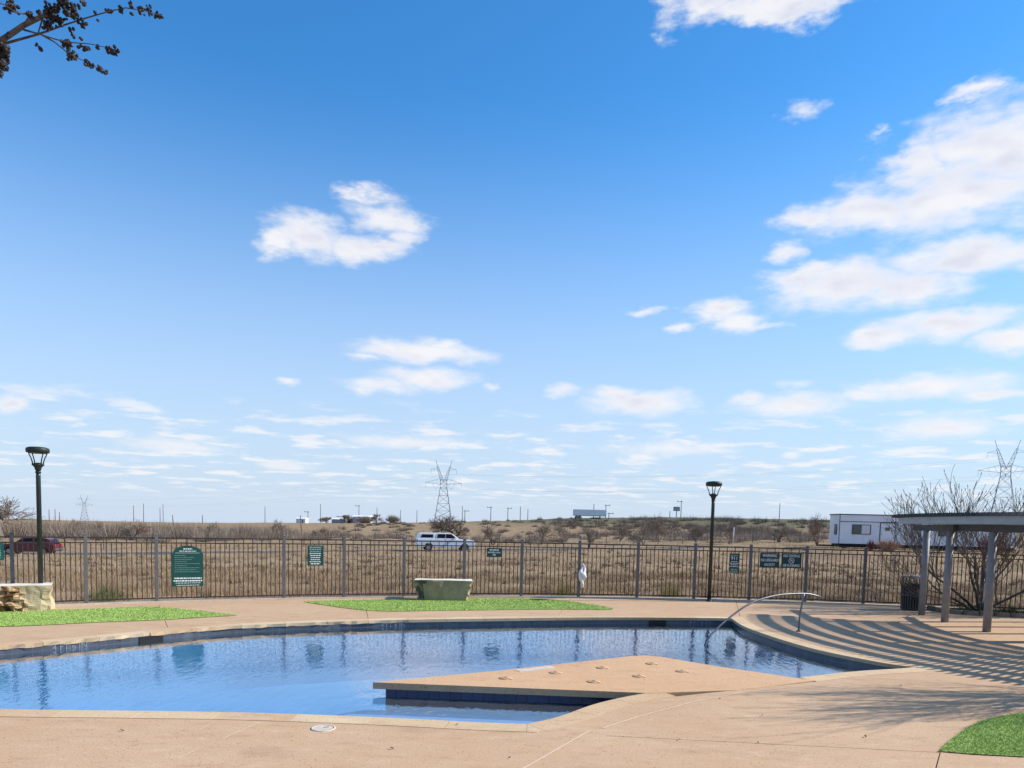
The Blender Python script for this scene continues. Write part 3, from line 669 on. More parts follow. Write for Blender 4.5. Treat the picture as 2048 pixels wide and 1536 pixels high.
turf([(-13.5, 14.2), (-10.40, 14.94), (-8.88, 15.87), (-7.76, 16.48), (-7.0, 17.1), (-6.52, 17.51), (-7.2, 17.9), (-7.70, 18.15), (-9.21, 18.70), (-10.19, 18.1), (-11.1, 17.66), (-13.5, 16.6)], 26000, 0.026, 0.022, 'green artificial turf strip in front of the rough limestone boulder')
turf([(-5.86, 20.75), (-5.24, 20.12), (-3.52, 18.97), (-1.62, 19.42), (1.07, 20.20), (2.83, 20.57), (2.2, 21.9), (1.5, 22.6), (0.4, 22.98), (-1.88, 22.45), (-4.0, 21.60)], 30000, 0.026, 0.024, 'green artificial turf island under the limestone bench block')
turf([(4.66, 7.85), (5.09, 8.34), (5.77, 9.02), (6.34, 9.42), (6.95, 9.7), (8.2, 10.2), (10.5, 11.2), (12.0, 10.8), (12.0, 8.0), (9.0, 7.55), (5.49, 7.72)], 130000, 0.03, 0.010, 'green artificial turf corner beside the deck slab crossed by branch shadows')

# ================================================================ metal picket fence
FENCE_ANGLES = [136.01, 132.63, 129.25, 125.87, 122.99, 119.96, 113.85, 110.69, 107.39, 103.94, 100.55, 97.1, 93.57, 90.14, 86.86, 83.62, 80.34, 77.14, 74.14, 70.76, 67.38, 64.0]
FH = 1.80
fence = empty('metal_fence', (FCX, FCY, 0), label='brown metal picket fence with grey posts between the pool deck and the dry field', cat='fence')
def on_fence(a, r=0.0): return Vector((FCX + (FR + r) * math.cos(R(a)), FCY + (FR + r) * math.sin(R(a)), 0))
def loc_f(v): return (v.x - FCX, v.y - FCY, v.z)
mb = MB(); mb.box((0, 0, 0.92), (0.085, 0.085, 1.80)); post0 = mb.build('post', 'post', fence, bevel=0.004)
mb = MB(); mb.box((0, 0, 0), (0.095, 0.095, 0.022), 0, 0.6); cap0 = mb.build('cap', 'post', post0)
cap0.location = (0, 0, 1.831)
def picket_mesh(top):
    mb = MB(); mb.box((0, 0, (0.10 + top) / 2), (0.021, 0.021, top - 0.10)); return mb
pk_s = picket_mesh(1.585).build('picket', 'picket', fence); pk_l = picket_mesh(1.715).build('picket', 'picket', fence)
pu = [False, False]
for i, a in enumerate(FENCE_ANGLES):
    p = on_fence(a)
    if i == 0: po = post0; po.location = loc_f(p); po.rotation_euler = (0, 0, R(a - 90))
    else:
        po = copy_part(post0, loc_f(p), R(a - 90), fence); c = copy_part(cap0, (0, 0, 1.831), 0, po)
    if i == len(FENCE_ANGLES) - 1: break
    q = on_fence(FENCE_ANGLES[i + 1]); d = q - p; L = d.length; d.normalize(); mid = (p + q) / 2; rz = math.atan2(d.y, d.x)
    for z, hh in ((1.73, 0.035), (1.60, 0.03), (0.12, 0.035)):
        mb = MB(); mb.box((0, 0, 0), (L - 0.09, 0.03, hh)); o = mb.build('rail', 'picket', fence); o.location = loc_f(Vector((mid.x, mid.y, z))); o.rotation_euler = (0, 0, rz)
    n = 13 if L < 2.2 else 26
    for k in range(n):
        s = (k + 1) / (n + 1); w = 1 if (k % 4 in (1, 3)) else 0
        b_ = p + d * (L * s); src = (pk_s, pk_l)[w]
        if not pu[w]: pu[w] = True; src.location = loc_f(b_); src.rotation_euler = (0, 0, rz)
        else: copy_part(src, loc_f(b_), rz, fence)

# ---------------------------------------------------------------- signs wired to the fence
SIGNS = [('edge', 126.51, 1.376, 0.371, 0.419), ('board', 118.56, 0.98, 0.785, 1.11), ('rules', 112.24, 1.271, 0.45, 0.581), ('load', 102.23, 1.412, 0.468, 0.281), ('emerg', 87.85, 1.226, 0.321, 0.611),
 ('lifeguard', 85.79, 1.344, 0.609, 0.465), ('diving', 84.53, 1.346, 0.623, 0.463)]
def plate(name, a, z, poly, m_, label, cat='sign'):
    p = on_fence(a, -0.075); mb = MB(); mb.extrude(poly, (0, -0.004, 0), (1, 0, 0), (0, 0, 1), (0, 1, 0), 0.008); o = mb.build(name, m_)
    o.location = (p.x, p.y, z); o.rotation_euler = (0, 0, R(a - 90)); tag(o, label, cat)
    for sx_ in (-0.3, 0.3):
        w_ = max(q[0] for q in poly); t = MB(); t.box((sx_ * w_ * 2, 0.028, 0.0), (0.02, 0.045, 0.02)); t.build('bracket', 'picket', o)
    return o
def rect(w, h, r=0.012):
    return [(-w / 2 + r, -h / 2), (w / 2 - r, -h / 2), (w / 2, -h / 2 + r), (w / 2, h / 2 - r), (w / 2 - r, h / 2), (-w / 2 + r, h / 2), (-w / 2, h / 2 - r), (-w / 2, -h / 2 + r)]
srng = random.Random(9)
def dashes(o, x0, x1, z, h, m_='sign_ink', center=False):      # a line of print too small to read: one flat dash for each word
    mb = MB(); x = x0
    while x < x1:
        w = min(srng.uniform(0.025, 0.075), x1 - x); mb.box((x + w / 2, -0.0055, z), (w, 0.002, h)); x += w + 0.016
    mb.build('print_line', m_, o)
for (n, a, z, w, h) in SIGNS:
    if n == 'board':
        top = [(w / 2 * math.cos(R(t)) * 0.92, h / 2 - 0.20 + 0.20 * math.sin(R(t))) for t in range(0, 181, 15)]
        o = plate('pool_rules_board', a, z, [(-w / 2, -h / 2), (w / 2, -h / 2), (w / 2, h / 2 - 0.20)] + top + [(-w / 2, h / 2 - 0.20)], 'sign', 'large green pool rules board with an arched top on the fence')
        dashes(o, -0.10, 0.12, h / 2 - 0.09, 0.03); dashes(o, -0.2, 0.22, h / 2 - 0.15, 0.018)
        mb = MB(); mb.box((0, -0.0055, h / 2 - 0.20), (0.6, 0.002, 0.006)); mb.build('rule_line', 'sign_ink', o)
        for k in range(9): dashes(o, -0.32, srng.uniform(-0.05, 0.3), h / 2 - 0.27 - k * 0.055, 0.008, 'sign_ink_dim')
        mb = MB(); mb.box((0, -0.0055, -h / 2 + 0.34), (w - 0.02, 0.002, 0.008)); mb.build('rule_line', 'sign_dark', o)
        dashes(o, -0.33, 0.35, -h / 2 + 0.225, 0.034); dashes(o, -0.35, 0.36, -h / 2 + 0.155, 0.036); dashes(o, -0.30, 0.33, -h / 2 + 0.095, 0.014); dashes(o, -0.28, 0.30, -h / 2 + 0.035, 0.014)
    elif n == 'rules':
        o = plate('pool_notice', a, z, rect(w, h), 'sign', 'upright green notice with rows of white print on the fence')
        for k in range(9): e = srng.uniform(0.13, 0.20); dashes(o, -e, e, h / 2 - 0.05 - k * 0.06, 0.03 if k in (0, 1, 8) else 0.024, 'sign_ink' if k > 2 else 'sign_ink_dim')
    elif n == 'load':
        o = plate('capacity_sign', a, z, rect(w, h), 'sign_dark', 'small dark green maximum load sign on the fence')
        text('MAXIMUM', 0.075, 'sign_ink', o, (0, -0.0065, 0.078), fit=0.28); text('BATHER LOAD', 0.066, 'sign_ink', o, (0, -0.0065, 0), fit=0.40); text('70', 0.085, 'sign_ink', o, (0, -0.0065, -0.078), fit=0.09)
    elif n == 'emerg':
        o = plate('emergency_sign', a, z, rect(w, h, 0.03), 'sign_dark', 'narrow dark green emergency sign reading 911 on the fence')
        dashes(o, -0.12, 0.12, h / 2 - 0.06, 0.03, 'sign_ink_dim'); text('911', 0.15, 'sign_ink', o, (0, -0.0065, h / 2 - 0.155), fit=0.19)
        for k in range(4): e = (0.09, 0.14, 0.11, 0.14)[k]; dashes(o, -e, e, 0.05 - k * 0.055, 0.022, 'sign_ink')
        dashes(o, -0.1, 0.1, -0.21, 0.05, 'sign_ink_dim'); dashes(o, -0.12, 0.12, -0.27, 0.03, 'sign_ink_dim')
    elif n == 'lifeguard':
        o = plate('lifeguard_sign', a, z, rect(w, h), 'sign_dark', 'dark green sign reading WARNING NO LIFEGUARD ON DUTY')
        text('WARNING', 0.13, 'sign_ink', o, (0, -0.0065, 0.145), fit=0.45); text('NO LIFEGUARD', 0.125, 'sign_ink', o, (0, -0.0065, 0), fit=0.55); text('ON DUTY', 0.125, 'sign_ink', o, (0, -0.0065, -0.145), fit=0.33)
    elif n == 'diving':
        o = plate('diving_sign', a, z, rect(w, h), 'sign_dark', 'dark green sign reading NO DIVING OR RUNNING with a round symbol')
        text('NO DIVING', 0.125, 'sign_ink', o, (0, -0.0065, 0.15), fit=0.50); text('OR RUNNING', 0.12, 'sign_ink', o, (0, -0.0065, -0.155), fit=0.52)
        mb = MB(); mb.tube([(0.082 * math.cos(R(t)), -0.006, 0.082 * math.sin(R(t))) for t in range(0, 361, 20)], 0.008, 5, False); mb.tube([(-0.055, -0.006, 0.055), (0.055, -0.006, -0.055)], 0.007, 5)
        mb.tube([(-0.03, -0.006, -0.02), (0.0, -0.006, 0.03), (0.035, -0.006, 0.0)], 0.008, 5); mb.build('prohibition_symbol', 'sign_ink', o)
    else:
        o = plate('green_notice', a, z, rect(w, h), 'sign', 'plain green notice on the fence beyond the limestone boulder')
        for k in range(6): dashes(o, -0.14, 0.12, h / 2 - 0.06 - k * 0.06, 0.022, 'sign_ink_dim')

# white plastic caught on a fence post
mb = MB(); brng = random.Random(2)
for s in range(5):
    x = brng.uniform(-0.02, 0.05); pts = []; rad = []
    z = 1.12 - s * 0.06; zb = (0.32, 0.42, 0.55, 0.36, 0.62)[s]
    for k in range(12):
        t = k / 11; pts.append((x + 0.05 * math.sin(t * 5 + s) + t * 0.04, -0.02 * s + 0.02 * math.cos(t * 7), z + (zb - z) * t)); rad.append(0.012 + 0.045 * math.sin(math.pi * min(1, t * 0.95 + 0.02)) * (0.6 + 0.6 * abs(math.sin(t * 9 + s))))
    mb.tube(pts, rad, 7)
bag = mb.build('plastic_bag', 'white_plastic'); p = on_fence(97.05, -0.12); bag.location = (p.x + 0.02, p.y, 0); tag(bag, 'torn white plastic bag snagged on a fence post', 'bag')

# ================================================================ lamp posts
def lamp_post(x, y, H, label):
    t = empty('lamp_post', (x, y, 0), label=label, cat='lamp post', group='pool deck lamp posts')
    MB().lathe([(0.11, 0), (0.11, 0.02), (0.075, 0.05), (0.06, 0.10)], n=20).build('base', 'lamp', t, True)
    MB().lathe([(0.058, 0.02), (0.052, H - 0.70), (0.047, H - 0.62)], n=20).build('pole', 'lamp', t, True)
    MB().lathe([(0.062, H - 0.63), (0.066, H - 0.60), (0.052, H - 0.585)], n=20).build('collar', 'lamp', t, True)
    MB().lathe([(0.045, H - 0.585), (0.07, H - 0.54), (0.075, H - 0.50), (0.13, H - 0.44), (0.135, H - 0.42), (0.10, H - 0.40), (0.03, H - 0.38)], n=20).build('cup', 'lamp_dark', t, True)
    for k in range(4):
        a = R(45 + 90 * k + 18); pts = [(r * math.cos(a), r * math.sin(a), H - 0.43 + z) for r, z in ((0.125, 0), (0.135, 0.07), (0.165, 0.16), (0.205, 0.24), (0.225, 0.30))]
        MB().tube(pts, [0.018, 0.014, 0.013, 0.013, 0.016], 8).build('arm', 'lamp', t, True)
    MB().lathe([(0.20, H - 0.15), (0.245, H - 0.14), (0.252, H - 0.07), (0.24, H - 0.035), (0.18, H - 0.012), (0.05, H)], n=32).build('lamp_head', 'lamp_dark', t, True)
    MB().lathe([(0.18, H - 0.165), (0.18, H - 0.151)], n=24).build('lens', 'window_dark', t)
lamp_post(-11.52, 18.02, 3.92, 'black lamp post with open ring head behind the rough limestone boulder')
lamp_post(6.28, 23.42, 3.80, 'black lamp post with open ring head beside the 911 emergency sign')

# ================================================================ limestone blocks
def block(name, loc, size, rz, seed, label, taper=0.88, m_='limestone', rough=0.05):
    bm_ = bmesh.new(); bmesh.ops.create_cube(bm_, size=1.0); bmesh.ops.subdivide_edges(bm_, edges=list(bm_.edges), cuts=13, use_grid_fill=True)
    for v in bm_.verts:
        x, y, z = v.co; k = taper + (1 - taper) * (z + 0.5); x *= k
        q = Vector((x * size[0], y * size[1], (z + 0.5) * size[2])); n1 = mnoise.noise_vector(q * 2.2 + Vector((seed, 0, 0))); n2 = mnoise.noise_vector(q * 7 + Vector((0, seed, 0)))
        end = abs(v.co.x) > 0.42; f = rough * (2.4 if end else 1.0)
        if z > 0.49: f *= 0.25
        if z < -0.49: n1.z = n2.z = 0
        v.co = q + n1 * f + n2 * f * 0.5
        if z < -0.49: v.co.z = -0.01
    me = bpy.data.meshes.new(name); bm_.to_mesh(me); bm_.free()
    for mm in (m_, 'limestone_top', 'limestone_rust', 'limestone_dark'): me.materials.append(MATS[mm])
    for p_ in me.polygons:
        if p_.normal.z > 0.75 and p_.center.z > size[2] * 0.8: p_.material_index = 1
    o = link(bpy.data.objects.new(name, me)); o.location = loc; o.rotation_euler = (0, 0, rz); tag(o, label, 'stone block'); return o
b1 = block('limestone_bench', (-2.04, 22.10, 0.012), (1.72, 0.62, 0.60), R(4), 3.1, 'flat topped limestone bench block on the green turf island', m_='limestone_shade')
for p_ in b1.data.polygons:
    if p_.center.x < -0.55 and p_.material_index == 0 and p_.center.y < 0.1: p_.material_index = 3  # darker mottled colour on the left end of the bench
b2 = block('limestone_boulder', (-11.85, 17.55, 0.012), (1.55, 0.75, 0.60), R(30), 8.7, 'rough limestone boulder with fractured brown face below the lamp post', 0.96, 'limestone', 0.05)
for p_ in b2.data.polygons:
    if p_.center.y < -0.2 and p_.material_index == 0 and p_.center.x < 0.28 - 0.5 * (p_.center.z - 0.1):
        p_.material_index = 2
        for vi in p_.vertices:
            v = b2.data.vertices[vi]
            if v.co.y < -0.2 and v.co.z < 0.55: v.co.y = min(v.co.y, -0.33) + 0.13 * abs(mnoise.noise(v.co * 6.0)) - 0.04

# ================================================================ handrail into the pool
hr = empty('pool_handrail', (6.67, 17.0, 0), label='curved stainless steel handrail rising out of the pool steps', cat='handrail')
def rel(pts): return [(x - 6.67, y - 17.0, z) for x, y, z in pts]
rail = catmull(rel([(3.95, 15.55, -0.75), (4.19, 15.70, -0.08), (4.42, 15.85, 0.14), (4.66, 16.0, 0.33), (5.28, 16.32, 0.69), (5.97, 16.68, 0.85), (6.65, 17.0, 0.88), (7.0, 17.15, 0.85), (7.26, 17.28, 0.78)]), 0.12)
MB().tube(rail, 0.021, 12).build('rail', 'steel', hr, True)
MB().tube(catmull(rel([(6.66, 16.995, 0.0), (6.66, 16.995, 0.25), (6.685, 17.0, 0.5), (6.75, 17.03, 0.87)]), 0.1), 0.021, 12).build('support', 'steel', hr, True)
MB().lathe([(0.06, 0.0), (0.06, 0.012), (0.035, 0.03), (0.026, 0.035)], (-0.01, -0.005, 0.002), 20).build('flange', 'steel', hr, True)

# ================================================================ litter bin
bn_ = empty('litter_bin', (12.10, 22.28, 0), label='dark slatted steel litter bin with raised lid beside the pergola post', cat='litter bin')
MB().lathe([(0.26, 0.03), (0.27, 0.80)], n=28).build('liner', 'black', bn_, True)
for z, r_ in ((0.05, 0.285), (0.80, 0.315)): MB().lathe([(r_ - 0.015, z - 0.02), (r_ + 0.004, z - 0.02), (r_ + 0.004, z + 0.02), (r_ - 0.015, z + 0.02)], n=32).build('ring', 'can', bn_)
for k in range(26):
    a = 2 * math.pi * k / 26; ca, sa = math.cos(a), math.sin(a); pr = [(0.292, 0.03), (0.300, 0.40), (0.305, 0.70), (0.335, 0.84)]
    mb = MB()
    for r_, z in pr:
        for s_, dr in ((-1, 0), (1, 0), (1, 0.008), (-1, 0.008)): mb.v.append(((r_ + dr) * ca - s_ * 0.021 * sa, (r_ + dr) * sa + s_ * 0.021 * ca, z))
    for i in range(3):
        for q in range(4): mb.f.append((4 * i + q, 4 * i + (q + 1) % 4, 4 * i + 4 + (q + 1) % 4, 4 * i + 4 + q))
    mb.f += [(0, 1, 2, 3), (12, 13, 14, 15)]; mb.build('slat', 'can', bn_)
for k in range(4):
    a = R(40 + 90 * k); MB().tube([(0.27 * math.cos(a), 0.27 * math.sin(a), 0.80), (0.27 * math.cos(a), 0.27 * math.sin(a), 1.02)], 0.016, 8).build('lid_support', 'can', bn_)
MB().lathe([(0.33, 1.0), (0.335, 1.015), (0.27, 1.045), (0.10, 1.062), (0.01, 1.065)], n=32).build('lid', 'can_lid', bn_, True)

# ================================================================ pergola
PCX, PCY = 19.3, 17.73
pg = empty('pergola', (PCX, PCY, 0), label='curved grey pergola with round posts and open slatted roof on the deck', cat='pergola')
PA = [156.4, 167.6, 180.2, 192, 204, 216, 228, 240]; PR = [8.26, 8.02, 7.84, 7.9, 7.95, 8.0, 8.0, 8.0]
def pol(r_, a, z=0.0): return Vector((r_ * math.cos(R(a)), r_ * math.sin(R(a)), z))
mb = MB(); mb.lathe([(0.09, 0), (0.09, 2.40)], n=24); pp0 = mb.build('post', 'perg_post', pg, True)
first = True
for r_, a in list(zip(PR, PA)) + [(5.45, a) for a in PA]:
    if first: pp0.location = pol(r_, a); first = False
    else: copy_part(pp0, pol(r_, a), 0, pg)
for rows in (PR, [5.45] * len(PA)):
    for i in range(len(PA) - 1):
        p, q = pol(rows[i], PA[i]), pol(rows[i + 1], PA[i + 1]); d = (q - p).normalized()
        if i == 0: p = p - d * 0.75
        z = 2.482 + (0.008 if i % 2 else 0); mb = MB(); c = (p + q) / 2; off = 0.075 if i % 2 else -0.0
        nr = Vector((-d.y, d.x, 0)); 
        for s_ in (0.0,):
            mb = MB(); mb.box((0, 0, 0), ((q - p).length + 0.5, 0.09, 0.17)); o = mb.build('beam', 'perg_beam', pg); cc = c + nr * (s_ + (0.065 if i % 2 else -0.0)); o.location = (cc.x, cc.y, z); o.rotation_euler = (0, 0, math.atan2(d.y, d.x))
A0, A1 = 160.0, 247.0
for k in range(7):
    r_ = 9.0 - 0.64 * k; mb = MB(); ang = np.linspace(A0, A1, 60)
    for i, a in enumerate(ang):
        for rr, z in ((r_ - 0.06, 2.575), (r_ + 0.06, 2.575), (r_ + 0.06, 2.745), (r_ - 0.06, 2.745)): mb.v.append(tuple(pol(rr, a, z)))
        if i:
            for q in range(4): mb.f.append((4 * i - 4 + q, 4 * i - 4 + (q + 1) % 4, 4 * i + (q + 1) % 4, 4 * i + q))
    mb.f += [(0, 1, 2, 3), tuple(len(mb.v) - 4 + q for q in range(4))]
    mb.build('purlin', 'perg_purlin', pg)
mb = MB(); mb.box((0, 0, 0), (4.35, 0.028, 0.085)); sl0 = mb.build('slat', 'perg_slat', pg); first = True
for a in np.arange(A0 + 0.3, A1, 1.05):
    loc = pol(7.05, a, 2.782)
    if first: sl0.location = loc; sl0.rotation_euler = (0, 0, R(a)); first = False
    else: copy_part(sl0, loc, R(a), pg)

# ================================================================ bare trees
def grow(mb, tips, rng, p, d, L, r, lvl, cfg):
    n = max(2, cfg.get('seg', 4)); pts = [p.copy()]; rad = [r]; q = p.copy(); dd = d.copy(); kink = cfg.get('kink', 0.16); up = cfg.get('up', 0.10)
    r_end = max(cfg['rmin'], r * cfg.get('taper', 0.55))
    for i in range(n):
        dd = (dd + Vector((rng.gauss(0, kink), rng.gauss(0, kink), rng.gauss(0, kink) + up))).normalized()
        q = q + dd * (L / n); pts.append(q.copy()); rad.append(r + (r_end - r) * (i + 1) / n)
    sides = cfg.get('sides', 6) if lvl >= cfg['levels'] - 1 else (4 if lvl > 1 else 3)
    mb[0 if lvl == cfg['levels'] else 1].tube(pts, rad, sides, cap=(lvl == cfg['levels']))
    if lvl == 0: tips.append((pts[-1], dd)); return
    nb = cfg['nb'][cfg['levels'] - lvl]
    for k in range(nb):
        t = rng.uniform(cfg.get('start', 0.35), 1.0) if k < nb - 1 else 1.0; f = t * n; i = min(int(f), n - 1); o = pts[i].lerp(pts[i + 1], f - i)
        ax = dd.orthogonal(); ax.rotate(Matrix.Rotation(rng.uniform(0, 6.283), 3, dd)); ang = rng.uniform(*cfg.get('ang', (0.35, 0.95)))
        if k == nb - 1: ang *= 0.35
        nd = (dd * math.cos(ang) + ax.normalized() * math.sin(ang)).normalized(); nd.z += cfg.get('lift', 0.12); nd.normalize()
        grow(mb, tips, rng, o, nd, L * rng.uniform(0.55, 0.85), max(cfg['rmin'], (rad[i] * 0.62)), lvl - 1, cfg)
def bare_tree(name, loc, height, seed, label, cfg, stems, width=None, cat='tree', group=None, bark='bark_grey', twig='twig', seeds=0):
    rng = random.Random(seed); t = empty(name, loc, label=label, cat=cat, group=group); mb = [MB(), MB()]; tips = []
    for (dx, dy, dz, L, r) in stems: grow(mb, tips, rng, Vector((dx * 0.08, dy * 0.08, -0.08)), Vector((dx, dy, dz)).normalized(), L, r, cfg['levels'], cfg)
    zmax = max(v[2] for m_ in mb for v in m_.v); k = height / zmax
    kx = k
    if width:
        xs_ = sorted(abs(v[0]) for m_ in mb for v in m_.v); kx = width / 2 / xs_[int(len(xs_) * 0.99)]
    for m_ in mb: m_.v = [(a * kx, b_ * kx, c * k) for a, b_, c in m_.v]
    mb[0].build('trunk', bark, t, True); mb[1].build('crown', twig, t)
    if seeds:
        sd = MB()
        for (p, d) in tips:
            if rng.random() > seeds: continue
            p = Vector((p.x * kx, p.y * kx, p.z * k)); d2 = (d + Vector((0, 0, 0.6))).normalized(); Ls = rng.uniform(0.06, 0.15)
            sd.tube([p, p + d2 * Ls * 0.4, p + d2 * Ls], [0.003, 0.011, 0.002], 4, False)
        sd.build('seed_heads', 'seedhead', t)['kind'] = 'stuff'
    return t
near_cfg = dict(levels=4, nb=[4, 4, 4, 3], rmin=0.0058, kink=0.10, up=0.05, ang=(0.3, 0.75), sides=7, taper=0.6, lift=0.20, start=0.3)
bare_tree('ornamental_tree', (14.05, 22.05, 0.02), 4.55, 6, 'leafless multi-stemmed tree with upright seed heads in the planting bed', near_cfg,
          [(-1.15, -0.1, 0.75, 1.9, 0.05), (-0.75, 0.2, 1.0, 1.9, 0.055), (-0.45, -0.25, 1.1, 1.9, 0.05), (0.35, 0.1, 1.1, 1.9, 0.06), (0.7, -0.2, 0.9, 1.8, 0.05), (0.0, 0.3, 1.2, 2.0, 0.05)], bark='bark', twig='twig_dark', seeds=0.5, width=6.4)
bare_tree('ornamental_tree', (16.6, 21.2, 0.02), 3.9, 23, 'leafless multi-stemmed tree half hidden behind the pergola end posts', near_cfg,
          [(-1.0, 0.0, 0.85, 1.9, 0.05), (-0.5, 0.2, 1.0, 1.9, 0.05), (0.3, 0.2, 1.1, 1.8, 0.05), (0.8, -0.2, 0.8, 1.8, 0.05)], bark='bark', twig='twig_dark', seeds=0.4)
bare_tree('ornamental_tree', (10.9, 11.0, 0.01), 5.0, 41, 'leafless multi-stemmed tree standing in the turf corner away from the pergola', dict(near_cfg, rmin=0.006),
          [(-0.7, -0.1, 1.1, 1.7, 0.06), (-0.3, 0.4, 1.2, 1.7, 0.055), (0.3, -0.3, 1.2, 1.7, 0.055), (0.6, 0.2, 1.0, 1.7, 0.05), (0.0, 0.0, 1.2, 1.9, 0.06)], bark='bark', twig='twig_dark', seeds=0.5)
# planting bed by the fence
bed = [(12.75, 21.75), (13.1, 21.35), (14.2, 20.95), (15.4, 20.45), (18.5, 19.0), (19.6, 20.6), (17.2, 21.7), (15.3, 22.5), (13.4, 22.95), (12.8, 22.6)]
mb = MB(); mb.extrude(bed, (0, 0, -0.05), (1, 0, 0), (0, 1, 0), (0, 0, 1), 0.07); pb = mb.build('planting_bed', 'soil'); tag(pb, kind='structure')
ei = 0
for i in (9, 0, 1, 2, 3):
    a, b_ = Vector((*bed[i], 0)), Vector((*bed[(i + 1) % 10], 0)); n = max(1, round((b_ - a).length / 0.42))
    for k in range(n):
        c = a.lerp(b_, (k + 0.5) / n); d = b_ - a; mb = MB(); mb.box((0, 0, 0), (d.length / n - 0.015, 0.13, 0.13 + 0.02 * (k % 2)), 0, 0.93); o = mb.build('edging_stone', 'bed_stone', pb); o.location = (c.x, c.y, 0.055); o.rotation_euler = (0, 0, math.atan2(d.y, d.x))
P_ = nrng.uniform((13.2, 19.5), (18.5, 22.6), (14000, 2)); P_ = P_[inside(bed, P_[:, 0], P_[:, 1])]; ph = np.sin(P_[:, 0] * 5.1) * np.sin(P_[:, 1] * 6.3) + nrng.uniform(-0.6, 0.6, len(P_)); P_ = P_[ph > 0.05]
n = len(P_); V, T = blades(nrng, P_, np.full(n, 0.02), nrng.uniform(0.08, 0.26, n), nrng.uniform(0.008, 0.016, n), 0.9)
gc = np_mesh('ground_cover', V, T, 'ground_cover'); tag(gc, 'tufts of dark green grass under the leafless tree in the planting bed', 'grass', kind='stuff')

# branch of the tree beside the viewer, hung with seed pods
TL_BRANCH = [[(-4.47, 5.0, 4.84), (-3.99, 5.03, 5.15), (-3.62, 5.06, 5.33), (-3.42, 5.09, 5.45), (-3.3, 5.12, 5.56), (-3.19, 5.15, 5.64), (-3.06, 5.18, 5.76), (-2.87, 5.21, 5.95)],
 [(-3.65, 5.1, 5.35), (-3.42, 5.14, 5.46), (-3.25, 5.18, 5.54), (-3.09, 5.22, 5.63), (-2.91, 5.26, 5.72), (-2.72, 5.3, 5.8), (-2.61, 5.34, 5.81), (-2.5, 5.38, 5.8)],
 [(-3.32, 5.15, 5.55), (-3.17, 5.1, 5.49), (-2.99, 5.05, 5.42), (-2.8, 5.0, 5.38), (-2.66, 4.95, 5.33), (-2.56, 4.9, 5.28)],
 [(-3.23, 5.2, 5.55), (-3.11, 5.14, 5.47), (-2.99, 5.08, 5.37), (-2.86, 5.02, 5.29), (-2.73, 4.96, 5.21), (-2.63, 4.9, 5.16)],
 [(-3.26, 5.05, 5.51), (-3.18, 5.0, 5.55), (-3.24, 4.95, 5.53), (-3.27, 4.9, 5.54), (-3.33, 4.85, 5.54)], [(-3.16, 5.1, 5.6), (-3.21, 5.12, 5.5)],
 [(-3.57, 5.0, 5.29), (-3.46, 5.02, 5.28), (-3.41, 5.04, 5.26), (-3.41, 5.06, 5.21)]]
TL_CLUSTER = [(-3.18, 5.0, 5.55, 0.03, 14), (-3.33, 5.05, 5.62, 0.044, 26), (-3.31, 5.0, 5.61, 0.027, 10), (-3.11, 5.1, 5.64, 0.059, 50), (-3.1, 5.15, 5.62, 0.045, 34), (-3.12, 5.1, 5.56, 0.028, 12), (-3.14, 5.1, 5.54, 0.028, 14),
 (-3.02, 5.1, 5.69, 0.048, 34), (-2.99, 5.15, 5.69, 0.045, 32), (-3.01, 5.2, 5.68, 0.035, 20), (-3.0, 5.1, 5.64, 0.031, 14), (-2.96, 5.2, 5.63, 0.028, 12), (-3.13, 5.0, 5.57, 0.024, 6), (-3.36, 5.0, 5.33, 0.044, 70),
 (-3.39, 5.05, 5.31, 0.038, 70), (-3.37, 5.0, 5.24, 0.034, 60), (-3.38, 5.0, 5.18, 0.017, 14), (-3.33, 5.0, 5.42, 0.02, 8), (-3.25, 5.2, 5.47, 0.028, 7), (-3.04, 5.2, 5.58, 0.025, 6), (-3.02, 5.2, 5.55, 0.018, 4),
 (-3.01, 5.1, 5.44, 0.034, 26), (-2.98, 5.1, 5.37, 0.038, 26), (-2.92, 5.1, 5.47, 0.017, 3), (-2.86, 5.0, 5.36, 0.017, 5), (-2.82, 5.0, 5.35, 0.024, 9), (-2.7, 4.9, 5.3, 0.013, 4), (-2.63, 4.9, 5.29, 0.02, 8),
 (-2.59, 4.9, 5.28, 0.026, 14), (-2.83, 5.0, 5.26, 0.024, 9), (-2.76, 4.95, 5.22, 0.023, 8), (-2.68, 4.9, 5.17, 0.023, 8), (-2.64, 4.9, 5.15, 0.01, 3), (-2.9, 5.25, 5.73, 0.021, 4), (-2.83, 5.3, 5.78, 0.021, 7),
 (-2.75, 5.3, 5.79, 0.025, 9), (-2.68, 5.3, 5.81, 0.025, 10), (-2.68, 5.3, 5.76, 0.014, 4), (-2.64, 5.35, 5.82, 0.033, 12), (-2.61, 5.4, 5.85, 0.033, 14), (-2.56, 5.4, 5.83, 0.026, 10), (-2.53, 5.4, 5.82, 0.026, 9),
 (-2.95, 5.2, 5.77, 0.025, 8), (-2.85, 5.2, 5.65, 0.011, 2), (-3.07, 5.2, 5.65, 0.018, 4)]
tl = empty('pod_tree', (-5.6, 4.9, 0.0), label='dark branch hung with seed pods reaching into the blue sky', cat='tree')
O = Vector((-5.6, 4.9, 0))
MB().tube(catmull([(0, 0, -0.05), (0.08, 0.02, 1.4), (0.25, 0.05, 2.8), (0.65, 0.07, 4.1), (1.13, 0.1, 4.84)], 0.4), [0.11 - 0.006 * i for i in range(len(catmull([(0, 0, -0.05), (0.08, 0.02, 1.4), (0.25, 0.05, 2.8), (0.65, 0.07, 4.1), (1.13, 0.1, 4.84)], 0.4)))], 10).build('trunk', 'bark', tl, True)
